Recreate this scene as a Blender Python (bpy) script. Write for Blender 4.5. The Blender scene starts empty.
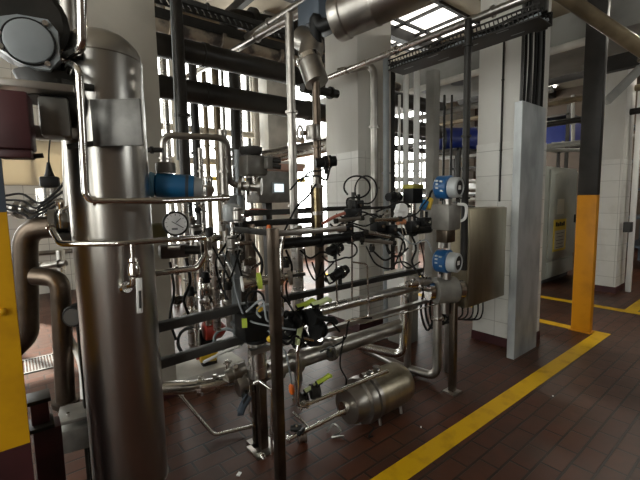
import bpy, bmesh, math, random
from mathutils import Vector, Matrix
random.seed(7)
SC = bpy.context.scene
COL = SC.collection
V = Vector
# ------------------------------------------------------------------ camera
# world: X runs along the skid (away to the right), Y runs away to the left, Z is up, floor z=0
CAM = V((0, 0, 1.6)); F = 383.6
_dx = V((480 / F, 49 / F, -1)).normalized()
_dy = V((-310 / F, 34 / F, -1))
_dy = (_dy - _dx * _dy.dot(_dx)).normalized()
_dz = _dx.cross(_dy)
RC = Matrix((_dx, _dy, _dz))            # camera space -> world space
FWD = RC @ V((0, 0, -1)); FWD.z = 0; FWD.normalize()
cam_data = bpy.data.cameras.new('camera')
cam = bpy.data.objects.new('camera', cam_data)
COL.objects.link(cam)
cam_data.sensor_width = 36; cam_data.lens = 36 * F / 640
cam_data.clip_start = 0.02; cam_data.clip_end = 200
M4 = RC.to_4x4(); M4.translation = CAM
cam.matrix_world = M4
SC.camera = cam

def at(px, py, X=None, Y=None, Z=None, d=None):
    """where the sight line of a photo point meets a plane of the place"""
    r = RC @ V(((px - 320) / F, (240 - py) / F, -1))
    if X is not None: t = (X - CAM.x) / r.x
    elif Y is not None: t = (Y - CAM.y) / r.y
    elif Z is not None: t = (Z - CAM.z) / r.z
    else: t = d / r.dot(FWD)
    return CAM + r * t

# ------------------------------------------------------------------ mesh builder
def frame(ax):
    ax = V(ax).normalized()
    up = V((0, 0, 1)) if abs(ax.z) < .9 else V((1, 0, 0))
    u = ax.cross(up).normalized()
    return u, ax.cross(u).normalized() * -1, ax

def rounded(pts, bend, n=6):
    pts = [V(p) for p in pts]
    if not bend or len(pts) < 3: return pts
    out = [pts[0]]
    for i in range(1, len(pts) - 1):
        a, b, c = pts[i - 1], pts[i], pts[i + 1]
        u, w = (a - b), (c - b)
        lu, lw = u.length, w.length
        if lu < 1e-6 or lw < 1e-6: continue
        u /= lu; w /= lw
        ang = u.angle(w)
        if ang > 3.1: out.append(b); continue
        t = min(bend / max(math.tan(ang / 2), .05), lu * .49, lw * .49)
        p0, p1 = b + u * t, b + w * t
        for k in range(n + 1):
            s = k / n
            out.append(p0 * (1 - s) ** 2 + b * 2 * s * (1 - s) + p1 * s * s)
    out.append(pts[-1])
    return out

def spline(pts, n=6):
    pts = [V(p) for p in pts]
    P = [pts[0] * 2 - pts[1]] + pts + [pts[-1] * 2 - pts[-2]]
    out = []
    for i in range(1, len(P) - 2):
        a, b, c, d = P[i - 1:i + 3]
        for k in range(n):
            t = k / n
            out.append(.5 * (2 * b + (c - a) * t + (2 * a - 5 * b + 4 * c - d) * t * t + (3 * b - a - 3 * c + d) * t ** 3))
    out.append(pts[-1])
    return out

ALL = []
class B:
    def __init__(s): s.v = []; s.f = []
    def ring(s, c, u, w, r, seg):
        b = len(s.v)
        for k in range(seg):
            a = 2 * math.pi * k / seg
            s.v.append(c + u * (r * math.cos(a)) + w * (r * math.sin(a)))
        return b
    def tube(s, pts, r, bend=0, seg=12, n=6, caps=True):
        pts = rounded(pts, bend, n)
        q = [pts[0]]
        for p in pts[1:]:
            if (p - q[-1]).length > 1e-5: q.append(p)
        pts = q
        if len(pts) < 2: return s
        T = []
        for i in range(len(pts)):
            t = (pts[min(i + 1, len(pts) - 1)] - pts[max(i - 1, 0)])
            T.append(t.normalized() if t.length > 1e-9 else T[-1])
        u, w, _ = frame(T[0])
        bs = []
        for i, p in enumerate(pts):
            if i:
                u = u - T[i] * u.dot(T[i])
                if u.length < 1e-6: u = frame(T[i])[0]
                u.normalize(); w = T[i].cross(u)
            else: w = T[0].cross(u)
            rr = r[i] if isinstance(r, (list, tuple)) else r
            bs.append(s.ring(p, u, w, rr, seg))
        for a, b in zip(bs, bs[1:]):
            for k in range(seg):
                k2 = (k + 1) % seg
                s.f.append((a + k, a + k2, b + k2, b + k))
        if caps:
            s.f.append(tuple(reversed(range(bs[0], bs[0] + seg))))
            s.f.append(tuple(range(bs[-1], bs[-1] + seg)))
        return s
    def wire(s, pts, r, seg=6, n=6): return s.tube(spline(pts, n), r, seg=seg)
    def cyl(s, p0, p1, r0, r1=None, seg=20):
        p0, p1 = V(p0), V(p1)
        return s.lathe([(0, r0), ((p1 - p0).length, r0 if r1 is None else r1)], p0, p1 - p0, seg)
    def lathe(s, prof, p, ax, seg=24):
        p = V(p); u, w, ax = frame(ax)
        w = ax.cross(u)
        bs = [s.ring(p + ax * t, u, w, max(r, 1e-4), seg) for t, r in prof]
        for a, b in zip(bs, bs[1:]):
            for k in range(seg):
                k2 = (k + 1) % seg
                s.f.append((a + k, a + k2, b + k2, b + k))
        s.f.append(tuple(reversed(range(bs[0], bs[0] + seg))))
        s.f.append(tuple(range(bs[-1], bs[-1] + seg)))
        return s
    def box(s, c, size, ax=None, bev=0):
        c = V(c); hx, hy, hz = [k / 2 for k in size]
        ex, ey, ez = ax or (V((1, 0, 0)), V((0, 1, 0)), V((0, 0, 1)))
        bv = min(bev, hx * .9, hy * .9, hz * .9)
        if bv <= 0:
            b = len(s.v)
            for z in (-hz, hz):
                for x, y in ((-hx, -hy), (hx, -hy), (hx, hy), (-hx, hy)):
                    s.v.append(c + ex * x + ey * y + ez * z)
            for f in ((3, 2, 1, 0), (4, 5, 6, 7), (0, 1, 5, 4), (1, 2, 6, 5), (2, 3, 7, 6), (3, 0, 4, 7)):
                s.f.append(tuple(b + k for k in f))
            return s
        bm = bmesh.new()
        bmesh.ops.create_cube(bm, size=1)
        for v in bm.verts: v.co = V((v.co.x * 2 * hx, v.co.y * 2 * hy, v.co.z * 2 * hz))
        bmesh.ops.bevel(bm, geom=bm.edges[:], offset=bv, segments=2, affect='EDGES', profile=.5)
        b = len(s.v); bm.verts.index_update()
        for v in bm.verts: s.v.append(c + ex * v.co.x + ey * v.co.y + ez * v.co.z)
        for f in bm.faces: s.f.append(tuple(b + v.index for v in f.verts))
        bm.free()
        return s
    def bar(s, p0, p1, w, h=None, bev=0):
        """square tube between two points; w across, h upright"""
        p0, p1 = V(p0), V(p1); ax = (p1 - p0)
        L = ax.length; ax.normalize()
        up = V((0, 0, 1)) if abs(ax.z) < .95 else V((0, 1, 0))
        ey = up.cross(ax).normalized(); ez = ax.cross(ey)
        return s.box((p0 + p1) / 2, (L, w, h or w), (ax, ey, ez), bev)
    def prism(s, poly, c, ex, ey, depth):
        """outline poly (2d) in the plane ex,ey at c, extruded by the vector depth"""
        c = V(c); ex = V(ex); ey = V(ey); dv = V(depth); n = len(poly); b = len(s.v)
        for o in (V((0, 0, 0)), dv):
            for x, y in poly: s.v.append(c + ex * x + ey * y + o)
        s.f.append(tuple(b + k for k in range(n)))
        s.f.append(tuple(b + n + k for k in reversed(range(n))))
        for k in range(n):
            k2 = (k + 1) % n
            s.f.append((b + k, b + n + k, b + n + k2, b + k2))
        return s
    def torus(s, c, ax, R, r, seg=24, m=8):
        u, w, a = frame(ax); w = a.cross(u); c = V(c); b = len(s.v)
        for i in range(seg):
            t = 2 * math.pi * i / seg; e = u * math.cos(t) + w * math.sin(t)
            for k in range(m):
                q = 2 * math.pi * k / m
                s.v.append(c + e * (R + r * math.cos(q)) + a * (r * math.sin(q)))
        for i in range(seg):
            for k in range(m):
                i2, k2 = (i + 1) % seg, (k + 1) % m
                s.f.append((b + i * m + k, b + i2 * m + k, b + i2 * m + k2, b + i * m + k2))
        return s
    def ball(s, c, r, seg=14):
        prof = [(r - r * math.cos(math.pi * k / 8), max(r * math.sin(math.pi * k / 8), 1e-4)) for k in range(9)]
        return s.lathe(prof, V(c) - V((0, 0, r)), (0, 0, 1), seg)
    def build(s, name, mat, parent=None, label=None):
        off = V((0, 0, 0))
        if parent is not None:
            q = parent
            while q is not None: off = off + q.location; q = q.parent
        else:
            n = len(s.v)
            lo = V([min(v[i] for v in s.v) for i in range(3)]); hi = V([max(v[i] for v in s.v) for i in range(3)])
            off = V(((lo.x + hi.x) / 2, (lo.y + hi.y) / 2, lo.z))
        me = bpy.data.meshes.new(name)
        me.from_pydata([v - off for v in s.v], [], s.f)
        bm = bmesh.new(); bm.from_mesh(me)
        bmesh.ops.recalc_face_normals(bm, faces=bm.faces[:])
        bm.to_mesh(me); bm.free()
        me.polygons.foreach_set('use_smooth', [True] * len(me.polygons))
        me.set_sharp_from_angle(angle=math.radians(38))
        me.materials.append(mat)
        o = bpy.data.objects.new(name, me); COL.objects.link(o)
        if parent is not None: o.parent = parent
        else: o.location = off
        if label: o['label'] = label
        ALL.append(o)
        return o
    def solo(s, name, mat, label, cat, group=None):
        o = s.build(name, mat); tag(o, label, cat, group); return o
    def struct(s, name, mat, label=None):
        o = s.build(name, mat); o['kind'] = 'structure'
        if label: o['label'] = label
        return o

def tag(o, label, cat, group=None):
    o['label'] = label; o['category'] = cat; o['kind'] = 'thing'
    if group: o['group'] = group
def thing(name, label, cat, loc, group=None):
    o = bpy.data.objects.new(name, None); COL.objects.link(o)
    o.location = V(loc); o.empty_display_size = .1; tag(o, label, cat, group)
    return o

# ------------------------------------------------------------------ materials
def mat(name, col, rough=.5, metal=0, var=.0, vscale=6, stretch=(1, 1, 1), rvar=.0, spec=.5, col2=None, lo=.4, hi=.65, bump=0):
    m = bpy.data.materials.new(name); m.use_nodes = True
    nt = m.node_tree; bs = nt.nodes['Principled BSDF']
    bs.inputs['Base Color'].default_value = (*col, 1)
    bs.inputs['Roughness'].default_value = rough
    bs.inputs['Metallic'].default_value = metal
    bs.inputs['Specular IOR Level'].default_value = spec
    if var or rvar or col2 or bump:
        g = nt.nodes.new('ShaderNodeNewGeometry')
        mp = nt.nodes.new('ShaderNodeMapping'); mp.inputs['Scale'].default_value = stretch
        nt.links.new(g.outputs['Position'], mp.inputs['Vector'])
        n = nt.nodes.new('ShaderNodeTexNoise'); n.inputs['Scale'].default_value = vscale; n.inputs['Detail'].default_value = 6
        nt.links.new(mp.outputs[0], n.inputs['Vector'])
        r = nt.nodes.new('ShaderNodeMapRange')
        r.inputs['From Min'].default_value = lo; r.inputs['From Max'].default_value = hi
        nt.links.new(n.outputs['Fac'], r.inputs['Value'])
        c2 = col2 or tuple(max(0, k * (1 - var)) for k in col)
        mx = nt.nodes.new('ShaderNodeMix'); mx.data_type = 'RGBA'
        mx.inputs['A'].default_value = (*col, 1); mx.inputs['B'].default_value = (*c2, 1)
        nt.links.new(r.outputs[0], mx.inputs['Factor'])
        nt.links.new(mx.outputs['Result'], bs.inputs['Base Color'])
        if rvar:
            r2 = nt.nodes.new('ShaderNodeMapRange')
            r2.inputs['To Min'].default_value = rough; r2.inputs['To Max'].default_value = min(1, rough + rvar)
            nt.links.new(n.outputs['Fac'], r2.inputs['Value'])
            nt.links.new(r2.outputs[0], bs.inputs['Roughness'])
        if bump:
            bp = nt.nodes.new('ShaderNodeBump'); bp.inputs['Strength'].default_value = bump; bp.inputs['Distance'].default_value = .01
            nt.links.new(n.outputs['Fac'], bp.inputs['Height']); nt.links.new(bp.outputs[0], bs.inputs['Normal'])
    return m

def emit(name, col, strength):
    m = bpy.data.materials.new(name); m.use_nodes = True
    bs = m.node_tree.nodes['Principled BSDF']
    bs.inputs['Base Color'].default_value = (*col, 1)
    bs.inputs['Emission Color'].default_value = (*col, 1); bs.inputs['Emission Strength'].default_value = strength
    return m

def tiles(name, c1, c2, grout, w, h, gap, rough, wall=True, offset=0., dirt=None, dscale=1.2, dlo=.5, dhi=.75, bump=.3):
    m = bpy.data.materials.new(name); m.use_nodes = True
    nt = m.node_tree; bs = nt.nodes['Principled BSDF']; L = nt.links.new
    g = nt.nodes.new('ShaderNodeNewGeometry')
    if wall:
        sp = nt.nodes.new('ShaderNodeSeparateXYZ'); L(g.outputs['Position'], sp.inputs[0])
        ad = nt.nodes.new('ShaderNodeMath'); ad.operation = 'ADD'; L(sp.outputs['X'], ad.inputs[0]); L(sp.outputs['Y'], ad.inputs[1])
        cb = nt.nodes.new('ShaderNodeCombineXYZ'); L(ad.outputs[0], cb.inputs['X']); L(sp.outputs['Z'], cb.inputs['Y'])
        vec = cb.outputs[0]
    else: vec = g.outputs['Position']
    br = nt.nodes.new('ShaderNodeTexBrick')
    br.offset = offset; br.inputs['Scale'].default_value = 1
    br.inputs['Brick Width'].default_value = w; br.inputs['Row Height'].default_value = h
    br.inputs['Mortar Size'].default_value = gap; br.inputs['Mortar Smooth'].default_value = .2; br.inputs['Bias'].default_value = 0
    br.inputs['Color1'].default_value = (*c1, 1); br.inputs['Color2'].default_value = (*c2, 1); br.inputs['Mortar'].default_value = (*grout, 1)
    L(vec, br.inputs['Vector'])
    out = br.outputs['Color']
    n = nt.nodes.new('ShaderNodeTexNoise'); n.inputs['Scale'].default_value = dscale; n.inputs['Detail'].default_value = 8; n.inputs['Roughness'].default_value = .65
    L(g.outputs['Position'], n.inputs['Vector'])
    if dirt:
        r = nt.nodes.new('ShaderNodeMapRange'); r.inputs['From Min'].default_value = dlo; r.inputs['From Max'].default_value = dhi
        L(n.outputs['Fac'], r.inputs['Value'])
        mx = nt.nodes.new('ShaderNodeMix'); mx.data_type = 'RGBA'
        L(r.outputs[0], mx.inputs['Factor']); L(out, mx.inputs['A']); mx.inputs['B'].default_value = (*dirt, 1)
        out = mx.outputs['Result']
    bs.inputs['Specular IOR Level'].default_value = .5 if wall else .2
    L(out, bs.inputs['Base Color'])
    rr = nt.nodes.new('ShaderNodeMapRange'); rr.inputs['To Min'].default_value = rough; rr.inputs['To Max'].default_value = rough + .35
    L(n.outputs['Fac'], rr.inputs['Value']); L(rr.outputs[0], bs.inputs['Roughness'])
    bp = nt.nodes.new('ShaderNodeBump'); bp.inputs['Strength'].default_value = bump; bp.inputs['Distance'].default_value = .004; bp.invert = True
    L(br.outputs['Fac'], bp.inputs['Height']); L(bp.outputs[0], bs.inputs['Normal'])
    return m

STEEL = mat('brushed_stainless', (.60, .575, .54), .17, 1, var=.35, vscale=3, stretch=(1, 1, 4), rvar=.22)
TANK = mat('tank_stainless', (.47, .46, .44), .22, 1, vscale=1.6, stretch=(1, 1, .5), rvar=.16, col2=(.30, .265, .215), lo=.42, hi=.72)
CHROME = mat('polished_stainless', (.72, .70, .66), .10, 1, rvar=.12, vscale=9, var=.15)
DULL = mat('dull_stainless', (.44, .415, .38), .26, 1, var=.4, vscale=4, rvar=.2)
BROWNST = mat('weathered_stainless', (.135, .105, .08), .27, 1, var=.5, vscale=5, rvar=.25)
DARKPIPE = mat('dark_painted_pipe', (.026, .022, .018), .34, 0, spec=.3, var=.5, vscale=3, rvar=.2)
IRON = mat('dark_iron', (.020, .018, .015), .5, 0, spec=.25, var=.4, vscale=8)
GALV = mat('galvanised_sheet', (.47, .49, .49), .42, .75, var=.35, vscale=5, stretch=(1, 1, .4), rvar=.2)
GREYP = mat('grey_paint', (.225, .245, .255), .42, 0, var=.2, vscale=5)
GREYDK = mat('dark_grey_paint', (.055, .053, .050), .5, 0, spec=.3, var=.3, vscale=6)
CASTG = mat('cast_grey', (.19, .18, .16), .45, .3, var=.35, vscale=9)
BLACK = mat('black_plastic', (.008, .008, .008), .45, spec=.22)
RUBBER = mat('black_cable', (.007, .0065, .006), .6, spec=.2)
BLUE = mat('blue_enamel', (.014, .085, .23), .32, 0, var=.3, vscale=9)
BLUEM = mat('bright_blue_plastic', (.012, .14, .33), .38)
BLUED = mat('deep_blue_plastic', (.015, .03, .19), .4)
CAPG = mat('pale_grey_cap', (.36, .38, .38), .4, .1)
MAROON = mat('maroon_paint', (.055, .012, .014), .5, 0, var=.4, vscale=6)
RED = mat('red_paint', (.42, .045, .03), .45, 0, var=.3, vscale=8)
YELPUMP = mat('yellow_plastic', (.62, .40, .02), .45)
YELCOL = mat('yellow_column_paint', (.56, .29, .005), .5, 0, spec=.25, vscale=9, col2=(.41, .20, .006), lo=.45, hi=.8, bump=.06)
ORANGECOL = mat('orange_column_paint', (.56, .225, .005), .5, 0, spec=.25, vscale=6, col2=(.42, .165, .005), lo=.45, hi=.8)
DARKCOL = mat('dark_column_paint', (.024, .021, .018), .5, 0, spec=.25, var=.4, vscale=5)
NAVY = mat('blue_grey_paint', (.045, .06, .08), .5)
LINE = mat('floor_line_paint', (.56, .33, .005), .55, 0, spec=.12, vscale=7, col2=(.33, .18, .008), lo=.5, hi=.8)
ORANGE = mat('orange_plastic', (.65, .13, .015), .4)
LIME = mat('lime_plastic', (.42, .52, .06), .45)
PALELIME = mat('pale_lime_plastic', (.55, .62, .32), .45)
WHITE = mat('white_enamel', (.72, .72, .70), .4)
DIAL = mat('white_dial', (.86, .86, .86), .4)
GRATE = mat('worn_grate_steel', (.13, .13, .125), .5, .3)
BRASS = mat('brass', (.36, .29, .16), .3, 1, var=.4, vscale=12)
BROWNPIPE = mat('brown_painted_pipe', (.20, .155, .095), .38, .4, var=.4, vscale=6)
CREAM = mat('cream_plaster', (.55, .50, .41), .8, 0, var=.25, vscale=1.5)
CEIL = mat('ceiling_cream', (.36, .31, .235), .85, 0, var=.3, vscale=.8)
BROWNWALL = mat('brown_wall', (.10, .07, .048), .7, 0, var=.3, vscale=1.2)
CONC = mat('grey_concrete', (.25, .245, .225), .75, 0, var=.3, vscale=2)
WHITECONC = mat('white_concrete', (.55, .53, .48), .7, 0, var=.3, vscale=3)
BEIGECAB = mat('beige_grey_cabinet', (.37, .38, .33), .42, .15, var=.15, vscale=3)
BOXST = mat('control_box_stainless', (.46, .41, .31), .28, 1, vscale=2.5, stretch=(3, 3, .6), rvar=.18, col2=(.25, .215, .15), lo=.4, hi=.7)
SIGNYEL = mat('sign_yellow', (.70, .52, .05), .5)
PAPER = mat('paper_label', (.55, .53, .45), .6)
SALMON = mat('salmon_paint', (.50, .30, .23), .6)
LAMP = emit('fluorescent', (1, .97, .9), 9)
SCREEN = emit('white_panel_glow', (.80, .92, .95), .8)  # glow added so the backlit white panel does not turn dark
BOXDK = mat('control_box_sheet', (.30, .26, .185), .32, 1, vscale=2.5, stretch=(3, 3, .6), rvar=.18, col2=(.22, .185, .125), lo=.4, hi=.7)
PLASTER = mat('pale_plaster', (.52, .505, .465), .6, 0, vscale=1.3, stretch=(2, 2, .5), col2=(.44, .42, .37), lo=.5, hi=.8)
PILCREAM = mat('pillar_cream', (.43, .40, .34), .75, 0, var=.3, vscale=1.5)
WALLTILE = tiles('white_wall_tile', (.60, .58, .53), (.56, .545, .50), (.22, .21, .19), .30, .30, .004, .22, dirt=(.42, .39, .33), dscale=1.4, dlo=.5, dhi=.85)
PILTILE = tiles('pillar_tile', (.60, .59, .55), (.57, .56, .52), (.36, .35, .32), .26, .26, .004, .22, dirt=(.40, .38, .33), dscale=2.2, dlo=.5, dhi=.85)
FLOORT = tiles('quarry_tile_floor', (.078, .027, .0140), (.058, .020, .0110), (.016, .010, .007), .25, .125, .008, .22, wall=False, offset=.5,
               dirt=(.036, .020, .013), dscale=1.7, dlo=.42, dhi=.72, bump=.5)
# ================================================================== THE SETTING
X0, X1, Y0, Y1, ZC = -4.0, 15.0, -4.5, 8.5, 5.2
B().box(((X0 + X1) / 2, (Y0 + Y1) / 2, -.1), (X1 - X0 + .6, Y1 - Y0 + .6, .2)).struct('floor', FLOORT)
B().box(((X0 + X1) / 2, (Y0 + Y1) / 2, ZC + .1), (X1 - X0 + .6, Y1 - Y0 + .6, .2)).struct('ceiling', CEIL)

def wall(name, axis, c, a0, a1, holes, m, th=.25, out=1):
    """upright wall with rectangular openings; axis 'Y' = plane of constant Y. holes: (u0,u1,z0,z1)"""
    b = B()
    us = sorted({a0, a1} | {h[0] for h in holes} | {h[1] for h in holes})
    zs = sorted({0, ZC} | {h[2] for h in holes} | {h[3] for h in holes})
    for u0, u1 in zip(us, us[1:]):
        run = None
        for z0, z1 in zip(zs, zs[1:]):
            um, zm = (u0 + u1) / 2, (z0 + z1) / 2
            if any(h[0] < um < h[1] and h[2] < zm < h[3] for h in holes): continue
            cc = (um, c + out * th / 2, zm) if axis == 'Y' else (c + out * th / 2, um, zm)
            sz = (u1 - u0, th, z1 - z0) if axis == 'Y' else (th, u1 - u0, z1 - z0)
            b.box(cc, sz)
    return b.struct(name, m)

GLASS = bpy.data.materials.new('window_glass'); GLASS.use_nodes = True
_nt = GLASS.node_tree; _nt.nodes.clear()
_o = _nt.nodes.new('ShaderNodeOutputMaterial'); _t = _nt.nodes.new('ShaderNodeBsdfTransparent'); _g = _nt.nodes.new('ShaderNodeBsdfGlossy'); _m = _nt.nodes.new('ShaderNodeMixShader')
_g.inputs['Roughness'].default_value = .05; _m.inputs[0].default_value = .06; _t.inputs[0].default_value = (.93, .95, .95, 1)
_nt.links.new(_t.outputs[0], _m.inputs[1]); _nt.links.new(_g.outputs[0], _m.inputs[2]); _nt.links.new(_m.outputs[0], _o.inputs[0])

def portal(c, rot, sx, sy):
    L = bpy.data.lights.new('window_portal', 'AREA'); L.shape = 'RECTANGLE'; L.size = sx; L.size_y = sy
    o = bpy.data.objects.new('window_portal', L); COL.objects.link(o); o.location = c; o.rotation_euler = rot
    L.cycles.is_portal = True
    return o
_wn = [0]
def window(axis, c, u0, u1, z0, z1, nu, nz, out=1, fm=None):
    _wn[0] += 1
    fm = fm or GREYDK
    P = (lambda u, z, k=.1: V((u, c + out * k, z))) if axis == 'Y' else (lambda u, z, k=.1: V((c + out * k, u, z)))
    b = B(); t = .06
    for k in range(nu + 1):
        u = u0 + t / 2 + (u1 - u0 - t) * k / nu
        b.bar(P(u, z0), P(u, z1), t, t)
    for k in range(nz + 1):
        z = z0 + t / 2 + (z1 - z0 - t) * k / nz
        b.bar(P(u0, z), P(u1, z), t, t)
    o = b.struct('window_%d' % _wn[0], fm)
    g = B().box(P((u0 + u1) / 2, (z0 + z1) / 2, .12), ((u1 - u0, .008, z1 - z0) if axis == 'Y' else (.008, u1 - u0, z1 - z0))).build('pane', GLASS, o)
    g['kind'] = 'structure'
    ro = {('Y', 1): (-math.pi / 2, 0, 0), ('Y', -1): (math.pi / 2, 0, 0), ('X', 1): (math.pi / 2, 0, math.pi / 2), ('X', -1): (math.pi / 2, 0, -math.pi / 2)}[(axis, out)]
    portal(P((u0 + u1) / 2, (z0 + z1) / 2, .2), ro, u1 - u0, z1 - z0)

HB = [(-3.4, -.75, 1.0, 4.9), (-.35, 1.05, 1.95, 2.75), (2.1, 4.75, .45, 4.9), (5.3, 8.2, .45, 4.9), (9.2, 12.5, 1.6, 4.9)]  # first opening is unseen, added to let sun onto the floor
wall('wall_back', 'Y', Y1, X0, X1, HB, WALLTILE)
for h, n in zip(HB, ((3, 1), (2, 1), (4, 1), (4, 1), (4, 2))): window('Y', Y1, *h, *n)
BL = bpy.data.materials.new('blind_fabric'); BL.use_nodes = True
_nt = BL.node_tree; _nt.nodes.clear()
_o = _nt.nodes.new('ShaderNodeOutputMaterial'); _d = _nt.nodes.new('ShaderNodeBsdfDiffuse'); _r = _nt.nodes.new('ShaderNodeBsdfTranslucent'); _m = _nt.nodes.new('ShaderNodeMixShader')
_d.inputs[0].default_value = (.6, .52, .40, 1); _r.inputs[0].default_value = (.36, .32, .25, 1); _m.inputs[0].default_value = .5
_nt.links.new(_d.outputs[0], _m.inputs[1]); _nt.links.new(_r.outputs[0], _m.inputs[2]); _nt.links.new(_m.outputs[0], _o.inputs[0])
B().box((.35, Y1 + .03, 2.35), (1.38, .01, .79)).solo('roller_blind', BL, 'cream roller blind drawn over the low window in the tiled back wall', 'blind')
HL = [(-2.9, -1.3, .8, 4.8), (.0, 1.6, .8, 4.8), (2.9, 4.6, .8, 4.8)]
wall('wall_left', 'X', X0, Y0, Y1, HL, BROWNWALL, out=-1)
for h in HL: window('X', X0, *h, 1, 2, out=-1)
HF = [(5.0, 8.5, 3.0, 4.4)]
wall('wall_front', 'Y', Y0, X0, X1, HF, BROWNWALL, out=-1)
for h in HF: window('Y', Y0, *h, 6, 2, out=-1)
wall('wall_right', 'X', X1, Y0, Y1, [], BROWNWALL)

# tiled pillars
def pillar(x0, x1, y0, y1, m=PLASTER, z1=ZC, tile=True):
    o = B().box(((x0 + x1) / 2, (y0 + y1) / 2, z1 / 2), (x1 - x0, y1 - y0, z1), bev=.006).struct('pillar', m)
    if tile: B().box(((x0 + x1) / 2, (y0 + y1) / 2, 1.08), (x1 - x0 + .008, y1 - y0 + .008, 2.16)).build('tile_cladding', PILTILE, o)['kind'] = 'structure'
    k = B()
    g = .012
    k.box(((x0 + x1) / 2, (y0 + y1) / 2, .05), (x1 - x0 + 2 * g, y1 - y0 + 2 * g, .10)).build('skirting', MAROON, o)['kind'] = 'structure'
    return o
pillar(.38, .97, 3.15, 3.7, PILCREAM, tile=False)
pillar(3.17, 3.74, 3.22, 3.79)
pillar(4.0, 4.5, 1.73, 2.23)
pillar(7.56, 8.07, 1.78, 2.29)
pillar(4.05, 4.55, 6.6, 7.1, WHITECONC, tile=False)
pillar(11.0, 11.5, 5.6, 6.1, WHITECONC, tile=False)
SKYL = emit('skylight_opal', (1, .96, .88), 1.6)
_p = [at(392, 44, Z=ZC), at(444, 2, Z=ZC)]
_cx, _cy = (_p[0].x + _p[1].x) / 2, (_p[0].y + _p[1].y) / 2
_b = B()
for k in range(4): _b.bar((_cx - 1.0 + k * .667, _cy - .9, ZC - .03), (_cx - 1.0 + k * .667, _cy + .9, ZC - .03), .07, .06)
for k in (-.9, 0, .9): _b.bar((_cx - 1.0, _cy + k, ZC - .03), (_cx + 1.0, _cy + k, ZC - .03), .07, .06)
_o = _b.struct('window_20', DARKCOL)
B().box((_cx, _cy, ZC - .012), (2.0, 1.8, .016)).build('pane', SKYL, _o)['kind'] = 'structure'

# ceiling beams, galleries
def beam(p0, p1, w, h, m=DARKCOL, name='ceiling_beam'):
    return B().bar(p0, p1, w, h).struct(name, m)
for y in (3.6, 5.6, 7.4): beam((X0, y, ZC - .12), (X1, y, ZC - .12), .16, .24)
for x in (2.2, 5.4, 8.6, 11.8): beam((x, Y0, ZC - .3), (x, Y1, ZC - .3), .14, .2, NAVY)

# floor paint
ln = B()
def stripe(x0, x1, y0, y1): ln.box(((x0 + x1) / 2, (y0 + y1) / 2, .001), (x1 - x0, y1 - y0, .004))
ln.bar((1.2, 1.366, .001), (5.27, 1.318, .001), .135, .004)
stripe(5.13, 5.27, 1.38, 6.5)
stripe(6.42, 6.56, .9, 6.5)
stripe(6.56, 9.5, 1.28, 1.42)
ln.struct('floor_marking', LINE, 'yellow walkway lines painted on the tiled floor')
c = at(39, 364, Z=0)
g = B()
for k in range(14): g.bar((c.x - .16 + k * .025, c.y - .2, .004), (c.x - .16 + k * .025, c.y + .2, .004), .011, .012)
for s in (-1, 1):
    g.bar((c.x - .18, c.y + s * .2, .004), (c.x + .19, c.y + s * .2, .004), .02, .014)
    g.bar((c.x + s * .175, c.y - .2, .004), (c.x + s * .175, c.y + .2, .004), .02, .014)
g.solo('drain_grate', GRATE, 'galvanised slotted drain grate set in the floor beside the yellow column', 'drain grate')

# light of the place: sky through the windows and fluorescent lamps
W = bpy.data.worlds.new('sky'); SC.world = W; W.use_nodes = True
W.node_tree.nodes['Background'].inputs[0].default_value = (1, .97, .92, 1)
W.node_tree.nodes['Background'].inputs[1].default_value = 8.0
sun = bpy.data.lights.new('sun', 'SUN'); sun.energy = 20; sun.angle = .02; sun.color = (1, .93, .82)
so = bpy.data.objects.new('sun', sun); COL.objects.link(so)
so.rotation_euler = V((.30, -.66, -.72)).to_track_quat('-Z', 'Y').to_euler(); so.location = (0, 12, 8)
def fluo(p, ax, label, L=1.4, power=60):
    ax = V(ax).normalized()
    t = thing('fluorescent_lamp', label, 'ceiling lamp', p)
    p = V(p)
    B().bar(p - ax * L / 2 + V((0, 0, .05)), p + ax * L / 2 + V((0, 0, .05)), .12, .05).build('housing', WHITE, t)
    B().bar(p + V((0, 0, .03 + .16)) , p + V((0, 0, ZC - p.z)), .02).build('hanger', IRON, t) if p.z < ZC - .3 else None
    B().tube([p - ax * L * .47, p + ax * L * .47], .018).build('tube', LAMP, t)
    a = bpy.data.lights.new('lamp_light', 'AREA'); a.shape = 'RECTANGLE'; a.size = L; a.size_y = .06; a.energy = power; a.color = (1, .93, .80)
    o = bpy.data.objects.new('lamp_light', a); COL.objects.link(o); o.location = p - V((0, 0, .03)); o.rotation_euler = (0, 0, math.atan2(ax.y, ax.x))
fluo(at(637, 5, Z=4.3), (0, 1, 0), 'lit fluorescent lamp hung above the yellow banded column', power=190)
fluo((9.6, 4.2, 4.0), (0, 1, 0), 'lit fluorescent tube lamp over the racks behind the skid', power=45)
fluo((12.5, 1.2, 4.4), (0, 1, 0), 'lit fluorescent lamp far beyond the dark equipment rack', power=45)
SC.view_settings.view_transform = 'Standard'; SC.view_settings.look = 'None'
SC.view_settings.exposure = 0.42; SC.view_settings.gamma = 1; SC.view_settings.use_curve_mapping = False
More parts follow.
